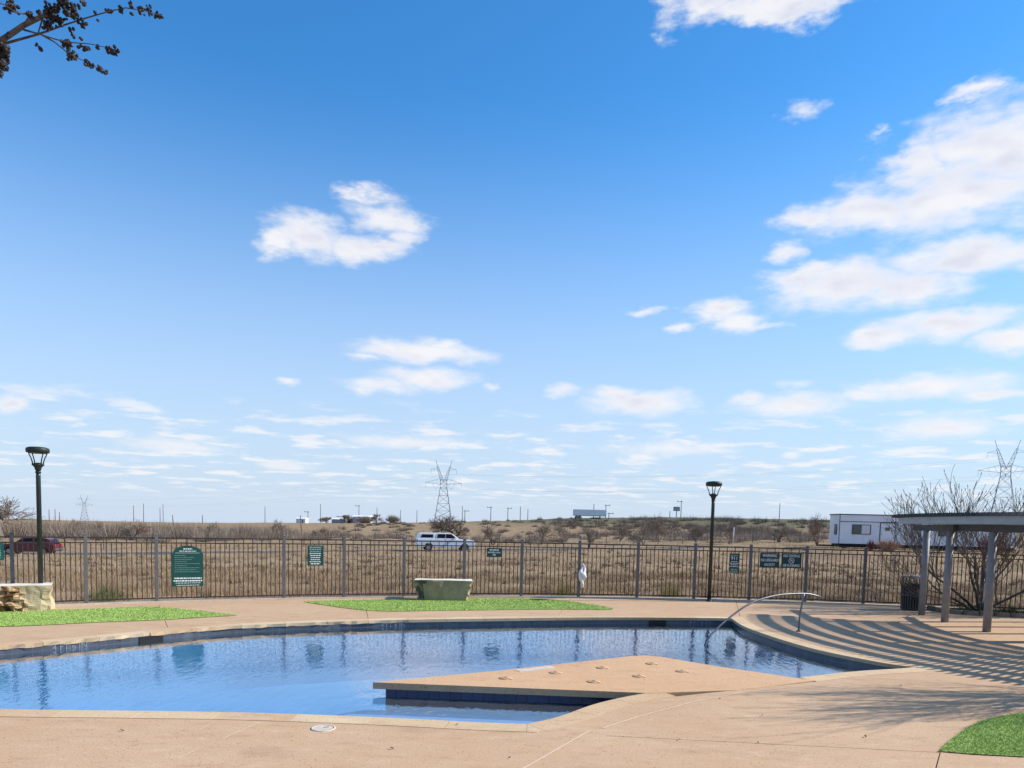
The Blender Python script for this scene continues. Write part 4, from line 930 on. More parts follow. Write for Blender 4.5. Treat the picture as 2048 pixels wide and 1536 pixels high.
RB = [(0.045, 0.010), (0.013, 0.0022), (0.007, 0.0018), (0.006, 0.0015), (0.007, 0.003), (0.005, 0.004), (0.008, 0.004)]
for br, (ra, rb) in zip(TL_BRANCH, RB):
    pts = catmull([tuple(Vector(p) - O) for p in br], 0.08); n = len(pts); MB().tube(pts, [ra + (rb - ra) * (i / (n - 1)) ** 0.6 for i in range(n)], 6).build('branch', 'bark', tl, True)
cm = [MB(), MB()]; tips = []; trg = random.Random(31); ccfg = dict(levels=3, nb=[4, 4, 4], rmin=0.004, kink=0.10, up=0.04, ang=(0.3, 0.7), sides=6, taper=0.6, lift=0.1, start=0.35)
for (p_, d_, L_) in (((0.2, 0.04, 2.6), (-0.9, 0.5, 0.9), 1.3), ((0.3, 0.05, 3.1), (-0.6, -0.8, 0.9), 1.2), ((0.5, 0.06, 3.7), (-0.7, 0.6, 1.2), 1.1), ((0.62, 0.07, 4.0), (-0.9, -0.1, 1.0), 1.0)):
    grow(cm, tips, trg, Vector(p_), Vector(d_).normalized(), L_, 0.04, 3, ccfg)
cm[0].build('limbs', 'bark', tl, True); cm[1].build('twigs', 'bark', tl)
pm = MB(); prng = random.Random(12); tw = MB()
for (p_, d_) in tips:
    for k in range(3):
        q = p_ + Vector((prng.gauss(0, 0.025), prng.gauss(0, 0.025), prng.gauss(0, 0.025))); s = prng.uniform(0.0075, 0.0135); pm.tube([q - Vector((0, 0, s)), q, q + Vector((0, 0, s))], [s * 0.4, s * 0.9, s * 0.3], 6)
for (x, y, z, r_, n) in TL_CLUSTER:
    c = Vector((x, y, z)) - O
    for k in range(n):
        d = Vector((prng.gauss(0, 1), prng.gauss(0, 1), prng.gauss(0, 1))).normalized() * r_ * prng.uniform(0.2, 1.0); q = c + d; s = prng.uniform(0.0075, 0.0135)
        ax = Vector((prng.gauss(0, 1), prng.gauss(0, 1), prng.gauss(0, 1))).normalized()
        pm.tube([q - ax * s, q - ax * s * 0.5, q + ax * s * 0.45, q + ax * s * 1.05], [s * 0.35, s * 0.85, s * 0.8, s * 0.2], 6)
        if k % 2 == 0: tw.tube([c, q], [0.0022, 0.0014], 3, False)
pm.build('seed_pods', 'pod', tl)['kind'] = 'stuff'; tw.build('pod_stalks', 'bark', tl)['kind'] = 'stuff'

# ================================================================ field vegetation
rng4 = np.random.default_rng(21)
def field_points(n, y0, y1, spread, pw=1.0):
    y = y0 + (y1 - y0) * rng4.uniform(0, 1, n) ** pw; x = rng4.uniform(-1, 1, n) * (y * 0.78 + 6); r = np.hypot(x - FCX, y - FCY) - FR
    yr = np.interp(x, RX, RY); ok = (r > 0.3) & (np.abs(y - yr) > 4.6); return np.c_[x, y][ok]
def clump(P_, keep, seed, freq=0.5):
    f = np.sin(P_[:, 0] * freq + seed) * np.sin(P_[:, 1] * freq * 1.3 + seed * 2) + 0.6 * np.sin(P_[:, 0] * freq * 2.7 + 1.7 * seed) * np.sin(P_[:, 1] * freq * 2.1) + rng4.uniform(-0.7, 0.7, len(P_))
    return P_[f > keep]
sets = []
P_ = clump(field_points(170000, 23, 44, 0), -0.35, 1.0); d = P_[:, 1]; sets.append((P_, rng4.uniform(0.10, 0.42, len(P_)), rng4.uniform(0.008, 0.022, len(P_)), 0.6))
P_ = clump(field_points(120000, 40, 130, 0, 1.2), -0.2, 2.0, 0.23); sets.append((P_, rng4.uniform(0.1, 0.38, len(P_)), rng4.uniform(0.02, 0.05, len(P_)), 0.7))
Vs, Ts, off = [], [], 0
for P_, h, w, ln in sets:
    V, T = blades(rng4, P_, terr(P_[:, 0], P_[:, 1]) - 0.02, h, w, ln); Vs.append(V); Ts.append(T + off); off += len(V)
dg = np_mesh('dry_grass', np.concatenate(Vs), np.concatenate(Ts), 'dry_blade'); tag(dg, 'dry brown grass covering the field beyond the fence', 'grass', kind='stuff')
P_ = field_points(60000, 23, 34, 0); P_ = P_[(np.hypot((P_[:, 0] + 6.5) / 2.6, (P_[:, 1] - 24) / 2.2) < 1) | (np.hypot((P_[:, 0] + 3.2) / 1.0, (P_[:, 1] - 24.6) / 1.0) < 1)]
n = len(P_); V, T = blades(rng4, P_, terr(P_[:, 0], P_[:, 1]) - 0.02, rng4.uniform(0.2, 0.55, n), rng4.uniform(0.008, 0.02, n), 0.5)
pk = np_mesh('pink_grass', V, T, 'pink_blade'); tag(pk, 'patch of reddish dead weeds behind the fence by the upright green notice', 'grass', kind='stuff')

def fan_bush(name, loc, rad, h, n, m_, label, cat='shrub', group=None, seed=0, w=0.02, kind=None):
    r_ = np.random.default_rng(seed); a = r_.uniform(0, 2 * np.pi, n); rr = rad * np.sqrt(r_.uniform(0, 1, n)) ; hh = h * r_.uniform(0.45, 1.0, n) * np.sqrt(np.clip(1 - (rr / rad) ** 2 * 0.75, 0.1, 1))
    b0 = np.c_[np.cos(a) * rr * 0.25, np.sin(a) * rr * 0.25, np.full(n, -0.05)]; tip = np.c_[np.cos(a) * rr, np.sin(a) * rr, hh]
    V = []; T = []; k = 0
    mid = b0 + (tip - b0) * 0.55 + np.c_[r_.normal(0, .06, n) * rad, r_.normal(0, .06, n) * rad, np.zeros(n)]
    for s0, s1, ww in ((b0, mid, w), (mid, tip, w * 0.7), (mid, tip + np.c_[r_.normal(0, .22, n) * rad, r_.normal(0, .22, n) * rad, r_.normal(0, .12, n) * h], w * 0.6), (mid, tip + np.c_[r_.normal(0, .22, n) * rad, r_.normal(0, .22, n) * rad, r_.normal(0, .12, n) * h], w * 0.6)):
        b = r_.uniform(0, 2 * np.pi, n); o = np.c_[np.cos(b), np.sin(b), np.zeros(n)] * ww / 2
        M_ = np.empty((n * 3, 3)); M_[0::3] = s0 + o; M_[1::3] = s0 - o; M_[2::3] = s1; V.append(M_); T.append(np.arange(n * 3).reshape(-1, 3) + k); k += n * 3
    o = np_mesh(name, np.concatenate(V), np.concatenate(T), m_); o.location = loc; return tag(o, label, cat, group, kind)
def on_ground(x, y, dz=0.0): return (x, y, terr1(x, y) + dz)
fan_bush('field_shrub', on_ground(5.4, 24.9), 0.55, 0.95, 260, 'bush_yellow', 'yellow-green broom-like shrub behind the fence next to the lamp post by the 911 sign', seed=1, w=0.012)
fan_bush('field_shrub', on_ground(1.75, 24.6), 0.5, 0.95, 200, 'bush_yellow', 'olive shrub behind the fence beside the snagged white bag', seed=2, w=0.012)
fan_bush('field_shrub', on_ground(-11.8, 21.5), 0.8, 0.9, 220, 'bush_green', 'low green shrub behind the fence near the boulder', seed=3, w=0.014)
fan_bush('field_shrub', on_ground(10.4, 25.0), 0.75, 1.0, 130, 'twig', 'bare grey twiggy shrub behind the fence between two posts past the NO DIVING sign', seed=4, w=0.012)
fan_bush('field_shrub', on_ground(12.2, 24.6), 0.6, 0.8, 110, 'twig', 'small bare twiggy shrub behind the fence close to the litter bin', seed=5, w=0.012)
fan_bush('field_shrub', on_ground(9.3, 24.4), 0.35, 0.75, 90, 'bush_yellow', 'thin yellow-green weed behind the fence under the NO DIVING sign', seed=6, w=0.01)
fan_bush('red_shrub', on_ground(36.0, 74.5), 0.5, 1.3, 90, 'red_leaf', 'dark red weed standing before the site office door', seed=7, w=0.06)
fan_bush('pale_shrub', on_ground(37.8, 74.5), 1.6, 1.5, 260, 'pink_blade', 'pale dead brush at the foot of the white site office', seed=8, w=0.05)
fan_bush('red_shrub', on_ground(46.5, 72.0), 1.8, 2.6, 200, 'red_leaf', 'large dark red shrub seen between the pergola posts', seed=9, w=0.06)

# thicket along the far side of the road
TV, TT, off = [], [], 0
def thicket_patch(x, y, rad, h, n, r_):
    global off
    a = r_.uniform(0, 2 * np.pi, n); rr = rad * np.sqrt(r_.uniform(0, 1, n)); z0 = terr1(x, y) - 0.1
    b0 = np.c_[x + np.cos(a) * rr * 0.6, y + np.sin(a) * rr * 0.6, np.full(n, z0)]; hh = h * r_.uniform(0.35, 1.0, n) * np.sqrt(np.clip(1.05 - (rr / rad) ** 2, 0.12, 1)); tip = np.c_[x + np.cos(a) * rr * 1.15, y + np.sin(a) * rr * 1.15, z0 + hh]
    b = r_.uniform(0, 2 * np.pi, n); w = r_.uniform(0.012, 0.04, n)[:, None]; o = np.c_[np.cos(b), np.sin(b), np.zeros(n)] * w
    M_ = np.empty((n * 3, 3)); M_[0::3] = b0 + o; M_[1::3] = b0 - o; M_[2::3] = tip; TV.append(M_); TT.append(np.arange(n * 3).reshape(-1, 3) + off); off += n * 3
r_ = np.random.default_rng(77)
def thicket(name, m_, label, spec, npb=190):
    global TV, TT, off
    TV, TT, off = [], [], 0
    for (x0, x1, y0, y1, n, h0, h1) in spec:
        for k in range(n):
            x, y = r_.uniform(x0, x1), r_.uniform(y0, y1); h = r_.uniform(h0, h1); thicket_patch(x, y, h * r_.uniform(0.7, 1.2), h, npb, r_)
    o = np_mesh(name, np.concatenate(TV), np.concatenate(TT), m_); return tag(o, label, 'brush', kind='stuff')
thicket('field_weeds', 'weed_blade', 'low dark dead weeds scattered through the dry field', [(-20, 22, 25.5, 40, 420, 0.14, 0.42), (-34, 34, 36, 60, 480, 0.2, 0.55), (-45, 50, 55, 84, 220, 0.25, 0.5)], 60)
thicket('brush_thicket', 'twig', 'grey-brown leafless thicket along the far side of the road',
        [(-105, -66, 92, 135, 120, 1.4, 3.7), (-74, -40, 96, 135, 130, 1.2, 3.5), (-52, -30, 104, 140, 60, 1.0, 3.0), (-34, -4, 116, 150, 40, 1.0, 2.0), (-3, 30, 112, 160, 45, 0.9, 1.9), (26, 64, 108, 150, 70, 1.2, 2.6), (60, 110, 105, 150, 60, 1.4, 2.8)])
thicket('dark_brush', 'twig_dark', 'darker band of scrub at the foot of the embankment',
        [(-110, -42, 94, 150, 150, 1.2, 3.4), (10, 110, 145, 235, 230, 1.2, 2.6), (30, 60, 150, 190, 50, 1.6, 2.8), (-12, 8, 108, 118, 14, 1.0, 1.8), (-45, 28, 160, 260, 130, 0.7, 1.7)])

TREES = [(-8.67, 112.0, 3.55, 5.6, 11), (-63.6, 92.0, 4.56, 6.5, 12), (-51.54, 100.0, 1.74, 4.6, 13), (3.8, 100.0, 2.75, 3.6, 14), (6.75, 96.0, 2.81, 2.8, 15), (17.23, 98.0, 3.72, 3.4, 16), (25.45, 130.0, 4.91, 5.0, 17),
 (29.32, 100.0, 3.14, 3.2, 18), (36.28, 88.0, 4.41, 3.2, 19), (-46.28, 250.0, 4.22, 5, 20), (-58.98, 260.0, 3.69, 6.5, 21), (-63.86, 255.0, 2.84, 6, 22), (-2.8, 100.0, 2.26, 3.2, 23), (9.53, 92.0, 1.87, 1.4, 24),
 (27.31, 110.0, 2.59, 3.0, 25), (39.53, 110.0, 3.02, 3.4, 26), (-66.88, 120.0, 1.18, 4, 27), (-75.56, 125.0, 1.33, 4.5, 28), (-47.02, 115.0, 1.47, 3.6, 29), (-42.19, 130.0, 2.13, 5, 30), (-31.26, 120.0, 1.03, 3.5, 31),
 (16.54, 115.0, 2.78, 3.2, 32), (43.53, 96.0, 3.34, 3, 33)]
far_cfg = dict(levels=4, nb=[5, 5, 4, 4], rmin=0.022, kink=0.16, up=0.03, ang=(0.4, 1.0), sides=6, taper=0.6, lift=0.10, start=0.35)
sml_cfg = dict(far_cfg, levels=3, nb=[6, 5, 5], rmin=0.02)
TL_ = ['broad bare oak with spreading crown behind the white pickup', 'tall bare tree beyond the dark red car', 'small bare tree across the road with a forked trunk, in front of the thicket', 'bare vase-shaped tree on the far verge ahead of the pickup', 'bare vase-shaped tree on the far verge, smaller of a near pair',
       'thin bare tree with leaning trunk on the far verge', 'flat-topped bare tree higher on the slope behind the thin leaning one', 'bare tree on the verge behind the lamp post by the 911 sign', 'small bare tree at the windowed end of the white site office', 'lone round bare tree on the skyline', 'round bushy tree on the skyline beside the pale shed roof',
       'ragged bare tree on the skyline next to the round bushy tree', 'grey brushy tree just behind the pickup nose', 'short leafless stub of a tree on the far verge', 'grey leafless tree under the embankment', 'grey leafless tree between the embankment and the white site office', 'grey tree rising out of the thicket', 'grey tree in the thicket beside the lamp post above the boulder', 'grey tree in the thicket above the rules board', 'grey tree at the thicket end under the street light', 'small grey tree in the gap after the thicket', 'low grey tree below the parked semi-trailer', 'bare tree partly in front of the site office roofline']
for i, (x, y, ztop, spread, seed) in enumerate(TREES):
    z0 = terr1(x, y); H = max(1.6, ztop - z0); big = i in (0, 1); rg = random.Random(seed); ns = 1 if big or i in (9, 10, 15) else rg.choice((2, 3, 3))
    k = spread / H
    stems = [((rg.uniform(-0.6, 0.6) * (0 if ns == 1 else 1)) * k, rg.uniform(-0.4, 0.4) * (0 if ns == 1 else 1), 1.0, H * 0.38, (0.20 if big else 0.10) * (1.3 if ns == 1 else 0.8)) for _ in range(ns)]
    cfg = dict(far_cfg if (big or i in (6, 9, 10, 11)) else sml_cfg); cfg['ang'] = (0.5, 1.25) if (big or i == 6) else (0.35, 0.95); cfg['lift'] = 0.02 if big else 0.12
    if big: cfg['nb'] = [7, 6, 5, 4]; cfg['start'] = 0.4
    cfg['rmin'] = (0.018 if big else 0.016) * (y / 100) ** 0.8
    bare_tree('bare_tree', (x, y, z0), H, seed, TL_[i], cfg, stems, width=(spread if i > 1 else spread * (1.35, 2.0)[i]), group='bare trees beyond the road', twig='twig_dark' if i in (0, 1) else 'twig', bark='bark_grey')
fan_bush('skyline_bush', on_ground(-41.5, 255), 3.0, 3.2, 420, 'twig', 'grey rounded bush on the skyline beside the pale shed', seed=31, w=0.12)
fan_bush('skyline_bush', on_ground(-51.5, 258), 4.6, 3.0, 420, 'twig', 'wide grey hedge-like bush on the skyline against the low grey shed', seed=32, w=0.12)

# ================================================================ vehicles
def wheel(parent, x, y, r_, z):
    t = MB(); t.lathe([(r_ * 0.62, -0.11), (r_ * 0.93, -0.11), (r_, -0.07), (r_, 0.07), (r_ * 0.93, 0.11), (r_ * 0.62, 0.11)], n=24, caps=True); w_ = t.build('wheel', 'tyre', parent, True); w_.rotation_euler = (R(90), 0, 0); w_.location = (x, y, z)
    m_ = MB(); m_.lathe([(r_ * 0.60, 0.0), (r_ * 0.60, 0.125), (r_ * 0.5, 0.115), (r_ * 0.15, 0.12)], n=16); m_.build('rim', 'rim', w_)
    m_ = MB(); m_.lathe([(r_ * 0.60, -0.125), (r_ * 0.60, -0.1)], n=16); m_.build('rim', 'rim', w_)
def side_body(name, prof, y0, y1, m_, parent, bevel=0.0):
    mb = MB(); mb.extrude(prof, (0, y0, 0), (1, 0, 0), (0, 0, 1), (0, 1, 0), y1 - y0); return mb.build(name, m_, parent, bevel=bevel)
def arch(xc, r_, z0, n=9): return [(xc + r_ * math.cos(R(180 - 180 * k / (n - 1))), z0 + r_ * math.sin(R(180 * k / (n - 1)))) for k in range(n)]
tx, ty = -7.45, 82.0; tk = empty('pickup_truck', (tx, ty, float(np.interp(tx, RX, RZ)) + 0.034), R(20), label='white crew-cab pickup truck with a matching bed shell on the far road', cat='pickup truck')
tk.rotation_euler = (0, 0, R(14))
body = [(-3.2, 0.45), (-2.45, 0.45)] + arch(-1.98, 0.46, 0.45)[0:] + [(-1.4, 0.40), (1.42, 0.40)] + arch(1.98, 0.46, 0.42) + [(2.6, 0.45), (3.1, 0.45), (3.16, 0.85), (3.08, 1.12), (2.9, 1.22), (1.35, 1.30), (0.6, 1.32), (-3.2, 1.28), (-3.24, 0.9)]
side_body('body', body, -0.98, 0.98, 'white_paint', tk, 0.02)
side_body('cab', [(-1.28, 1.29), (1.45, 1.29), (0.62, 1.90), (0.3, 1.97), (-1.05, 1.97), (-1.22, 1.90)], -0.86, 0.86, 'white_paint', tk, 0.03)
side_body('bed_shell', [(-3.2, 1.275), (-1.32, 1.285), (-1.32, 1.96), (-2.75, 1.95), (-2.95, 1.90)], -0.88, 0.88, 'white_paint', tk, 0.03)
for s in (-1, 1):
    y_ = s * 0.865
    for nm, prof in (('side_window', [(-1.08, 1.42), (-0.18, 1.42), (-0.18, 1.86), (-0.98, 1.86)]), ('side_window', [(-0.08, 1.42), (1.06, 1.42), (0.56, 1.82), (0.42, 1.86), (-0.08, 1.86)]), ('shell_window', [(-2.85, 1.46), (-1.5, 1.46), (-1.5, 1.80), (-2.72, 1.80)])):
        side_body(nm, prof, y_ - 0.028, y_ + 0.028, 'glass', tk)
    side_body('door_seam', [(-0.14, 0.55), (-0.12, 0.55), (-0.12, 1.86), (-0.14, 1.86)], s * 0.985 - 0.004, s * 0.985 + 0.004, 'trim_dark', tk)
    m_ = MB(); m_.box((0.92, s * 1.09, 1.46), (0.16, 0.22, 0.24)); m_.build('mirror', 'white_paint', tk, bevel=0.02)
    m_ = MB(); m_.box((3.06, s * 0.78, 1.0), (0.16, 0.30, 0.22)); m_.build('headlight', 'lens', tk, bevel=0.02)
    m_ = MB(); m_.box((-3.19, s * 0.88, 1.05), (0.10, 0.16, 0.36)); m_.build('tail_light', 'tail_lens', tk)
    for xw in (-1.98, 1.98): wheel(tk, xw, s * 0.86, 0.40, 0.40)
side_body('windscreen', [(1.36, 1.33), (1.42, 1.33), (0.66, 1.89), (0.60, 1.89)], -0.74, 0.74, 'glass', tk)
m_ = MB(); m_.box((3.14, 0, 0.56), (0.14, 1.9, 0.22)); m_.build('front_bumper', 'chrome', tk, bevel=0.02)
m_ = MB(); m_.box((-3.25, 0, 0.56), (0.12, 1.86, 0.20)); m_.build('rear_bumper', 'chrome', tk, bevel=0.02)
m_ = MB(); m_.box((3.13, 0, 0.95), (0.06, 1.2, 0.36)); m_.build('grille', 'trim_dark', tk)

cx0, cy0 = -42.1, 64.6; cr = empty('parked_car', (cx0, cy0, float(np.interp(cx0, RX, RZ)) + 0.034), R(186), label='dark red hatchback car on the far road beyond the boulder', cat='car'); cr.rotation_euler = (0, 0, R(189))
cb = [(-2.2, 0.32), (-1.78, 0.32)] + arch(-1.36, 0.36, 0.32) + [(-0.95, 0.28), (0.95, 0.28)] + arch(1.36, 0.36, 0.32) + [(1.8, 0.32), (2.2, 0.34), (2.26, 0.62), (2.1, 0.86), (1.2, 0.98), (-1.9, 1.02), (-2.24, 0.9)]
side_body('body', cb, -0.88, 0.88, 'red_paint', cr, 0.03)
side_body('cabin', [(-2.1, 0.99), (1.15, 0.95), (0.35, 1.45), (-0.2, 1.52), (-1.4, 1.50), (-1.85, 1.36)], -0.74, 0.74, 'red_paint', cr, 0.03)
for s in (-1, 1):
    for prof in ([(-1.75, 1.04), (-0.72, 1.04), (-0.72, 1.42), (-1.45, 1.42)], [(-0.62, 1.04), (0.85, 1.02), (0.25, 1.38), (-0.1, 1.43), (-0.62, 1.43)]): side_body('side_window', prof, s * 0.748 - 0.02, s * 0.748 + 0.02, 'glass', cr)
    m_ = MB(); m_.box((2.14, s * 0.66, 0.72), (0.18, 0.34, 0.15)); m_.build('headlight', 'lens', cr, bevel=0.02)
    m_ = MB(); m_.box((-2.20, s * 0.70, 0.86), (0.12, 0.30, 0.20)); m_.build('tail_light', 'tail_lens', cr, bevel=0.01)
    m_ = MB(); m_.box((0.72, s * 0.92, 1.04), (0.12, 0.16, 0.13)); m_.build('mirror', 'red_paint', cr)
    for xw in (-1.36, 1.36): wheel(cr, xw, s * 0.78, 0.32, 0.32)
m_ = MB(); m_.box((-2.26, 0, 0.50), (0.12, 1.6, 0.22)); m_.build('rear_bumper', 'trim_dark', cr, bevel=0.02)
side_body('rear_window', [(-2.06, 1.03), (-2.12, 1.03), (-1.86, 1.36), (-1.82, 1.36)], -0.62, 0.62, 'glass', cr)

# ================================================================ site office trailer
ox, oy = 44.0, 80.0; oz = min(terr1(x, oy) for x in (36, 40, 44, 50)); of = empty('site_office', (ox, oy, 0.0), R(-4), label='long pale blue-white mobile site office trailer on wheels', cat='trailer')
B0, B1 = 0.92, 3.98; Lh = 9.1
def bx(c, s, nm, m_, par, bev=0): m = MB(); m.box(c, s); return m.build(nm, m_, par, bevel=bev)
bx((0, 0, (B0 + B1) / 2), (2 * Lh, 3.0, B1 - B0), 'wall', 'siding', of)
bx((0, 0, B1 + 0.05), (2 * Lh + 0.16, 3.12, 0.10), 'roof', 'trim_dark', of)
bx((0, -1.515, 3.26), (2 * Lh + 0.02, 0.025, 0.07), 'trim_band', 'trim_dark', of)
bx((-Lh - 0.012, -1.47, (B0 + B1) / 2), (0.05, 0.10, B1 - B0), 'corner_trim', 'trim_dark', of)
for k in range(18): bx((-Lh + 0.5 + k * 1.02, -1.512, (B0 + 3.2) / 2), (0.02, 0.012, 3.2 - B0 - 0.1), 'seam', 'shed_white', of)
bx((0, 0, 0.70), (2 * Lh - 0.4, 2.5, 0.34), 'chassis', 'black', of)
for xw in (-7.2, 1.6, 6.0): wf = empty('dummy', (0, 0, 0)) if False else None
for xw in (-4.4, -3.4, 3.4): 
    for s in (-1, 1): wheel(of, xw, s * 1.2, 0.42, 0.44)
for xw in (-8.4, -6.0, -1.0, 1.5, 6.0, 8.4): bx((xw, -1.1, (oz - 0.2 + 0.6) / 2), (0.4, 0.4, 0.6 - oz + 0.2), 'support_pier', 'black', of)
wdw = bx((-6.85, -1.53, 2.45), (1.95, 0.06, 1.05), 'window', 'trim_dark', of); 
bx((-7.30, -1.565, 2.45), (0.85, 0.03, 0.9), 'pane', 'window_dark', wdw); bx((-6.42, -1.565, 2.45), (0.85, 0.03, 0.9), 'pane', 'window_pale', wdw)
dr = bx((-4.15, -1.525, 2.08), (1.62, 0.05, 2.32), 'door', 'trim_dark', of); bx((-4.15, -1.56, 2.06), (1.44, 0.03, 2.2), 'door_leaf', 'siding', dr); bx((-4.2, -1.585, 2.55), (0.5, 0.02, 0.36), 'door_sign', 'window_dark', dr); bx((-4.75, -1.60, 2.0), (0.10, 0.06, 0.06), 'handle', 'trim_dark', dr)
w2 = bx((2.0, -1.53, 2.45), (1.95, 0.06, 1.05), 'window', 'trim_dark', of); bx((1.55, -1.565, 2.45), (0.85, 0.03, 0.9), 'pane', 'window_dark', w2); bx((2.43, -1.565, 2.45), (0.85, 0.03, 0.9), 'pane', 'window_pale', w2)
w3 = bx((-Lh - 0.02, -0.4, 2.4), (0.06, 0.8, 1.1), 'window', 'trim_dark', of); bx((-Lh - 0.055, -0.4, 2.4), (0.03, 0.66, 0.95), 'pane', 'window_dark', w3)
bx((-Lh - 0.8, 0, 0.66), (1.6, 0.3, 0.16), 'tow_bar', 'black', of)

# semi-trailer on the embankment, shed and small buildings
sx_, sy_ = 24.8, 242.0; sz = terr1(sx_, sy_); sm_ = empty('semi_trailer', (sx_, sy_, sz), R(2), label='long white box semi-trailer parked on the embankment', cat='trailer')
bx((0, 0, 2.1), (10.6, 2.5, 1.9), 'box_body', 'siding', sm_); bx((0, 0, 1.08), (10.4, 2.3, 0.14), 'floor_frame', 'trim_dark', sm_)
for k in range(12): bx((-4.9 + k * 0.9, -1.26, 2.1), (0.05, 0.03, 1.85), 'rib', 'shed_white', sm_)
for xw in (-4.2, -3.2): 
    for s in (-1, 1): wheel(sm_, xw, s * 1.0, 0.5, 0.5)
bx((3.4, 0, 0.55), (0.2, 1.6, 1.1), 'landing_leg', 'trim_dark', sm_)
def shed(x, y, w, h, d, label, m_='shed_white'):
    t = empty('shed', on_ground(x, y), label=label, cat='shed'); bx((0, 0, h / 2), (w, d, h), 'wall', m_, t)
    mb = MB(); mb.extrude([(-d / 2 - 0.3, 0), (d / 2 + 0.3, 0), (0, h * 0.28)], (-w / 2 - 0.2, 0, h + 0.01), (0, 1, 0), (0, 0, 1), (1, 0, 0), w + 0.4); mb.build('roof', 'siding', t); bx((w * 0.2, -d / 2 - 0.03, h * 0.4), (w * 0.12, 0.05, h * 0.7), 'door', 'trim_dark', t)
shed(-74.5, 262, 3.2, 1.5, 4, 'tiny white shed on the skyline above the thicket end'); shed(-54.0, 266, 6.0, 2.1, 5, 'low pale blue shed roof on the skyline beside the grey bush'); shed(-61, 270, 9, 1.4, 5, 'low grey shed under the skyline trees', 'galv')

# ================================================================ poles, pylons, wires
POLES = [(-162.71, 260.0, 3.04, 0), (-166.78, 270.0, 3.3, 0), (-152.93, 250.0, 2.25, 0), (-153.54, 300.0, 5.54, 0), (-144.51, 290.0, 6.31, 0), (-142.84, 300.0, 4.78, 0), (-146.33, 310.0, 6.56, 0), (-82.45, 180.0, 2.2, 2),
 (-100.55, 240.0, 2.36, 0), (-100.4, 300.0, 6.37, 0), (-42.72, 150.0, 2.73, 2), (-77.49, 280.0, 4.79, 1), (-77.98, 300.0, 7.89, 0), (-60.35, 290.0, 7.67, 1), (-55.15, 300.0, 7.01, 0), (-47.17, 310.0, 6.35, 0),
 (-40.28, 310.0, 6.31, 0), (-19.95, 290.0, 8.21, 0), (-17.64, 270.0, 6.38, 1), (-8.52, 280.0, 8.07, 1), (-2.18, 290.0, 8.04, 1), (2.59, 280.0, 8.33, 0), (5.64, 290.0, 7.64, 0), (27.01, 250.0, 9.1, 0),
 (33.53, 270.0, 9.56, 1), (58.62, 260.0, 11.29, 1), (100.22, 280.0, 11.9, 0), (54.74, 260.0, 7.54, 0), (30.86, 240.0, 6.21, 1)]
PLB = {}
for i, (x, y, zt, kind) in enumerate(POLES):
    z0 = terr1(x, y); H = zt - z0 + 0.3; lab = ('slender utility pole on the skyline', 'utility pole with a short arm on the skyline', 'leaning weathered timber post at the thicket edge')[kind]
    t = empty('utility_pole' if kind < 2 else 'timber_post', (x, y, z0 - 0.3), label=lab, cat='pole', group=('plain skyline poles', 'armed skyline poles', 'leaning timber posts')[kind])
    rb = 0.15 if kind < 2 else 0.13; mb = MB(); mb.tube([(0, 0, 0), (-0.08 * H * (kind == 2), 0, H)], [rb, rb * 0.7], 8); mb.build('pole', 'wood_pole', t)
    if kind == 1:
        s = -1 if i % 2 else 1; mb = MB(); mb.box((s * 0.5, 0, H - 0.35), (2.0, 0.16, 0.16)); mb.build('cross_arm', 'wood_pole', t); mb = MB(); mb.lathe([(0.12, 0), (0.14, 0.25), (0.05, 0.32)], (s * 1.35, 0, H - 0.30), 8); mb.build('insulator', 'galv', t)
# sign frame on twin poles and a tall thin marker by the road
sb = empty('billboard', on_ground(56.6, 258), label='small square sign box raised on a pole on the embankment', cat='sign'); bx((0, 0, 2.9), (2.2, 0.5, 1.5), 'panel', 'galv', sb); MB().tube([(0, 0, -0.3), (0, 0, 2.2)], 0.14, 8).build('pole', 'wood_pole', sb)
mp = empty('marker_post', on_ground(24.5, 88 - 5.5), label='thin pale marker post on the road verge behind the lamp post', cat='post'); MB().tube([(0, 0, -0.2), (0.04, 0, 1.6)], 0.04, 6).build('lower_tube', 'curb', mp); MB().tube([(0.04, 0, 1.6), (0.06, 0, 2.6)], 0.05, 6).build('white_sleeve', 'white_plastic', mp)

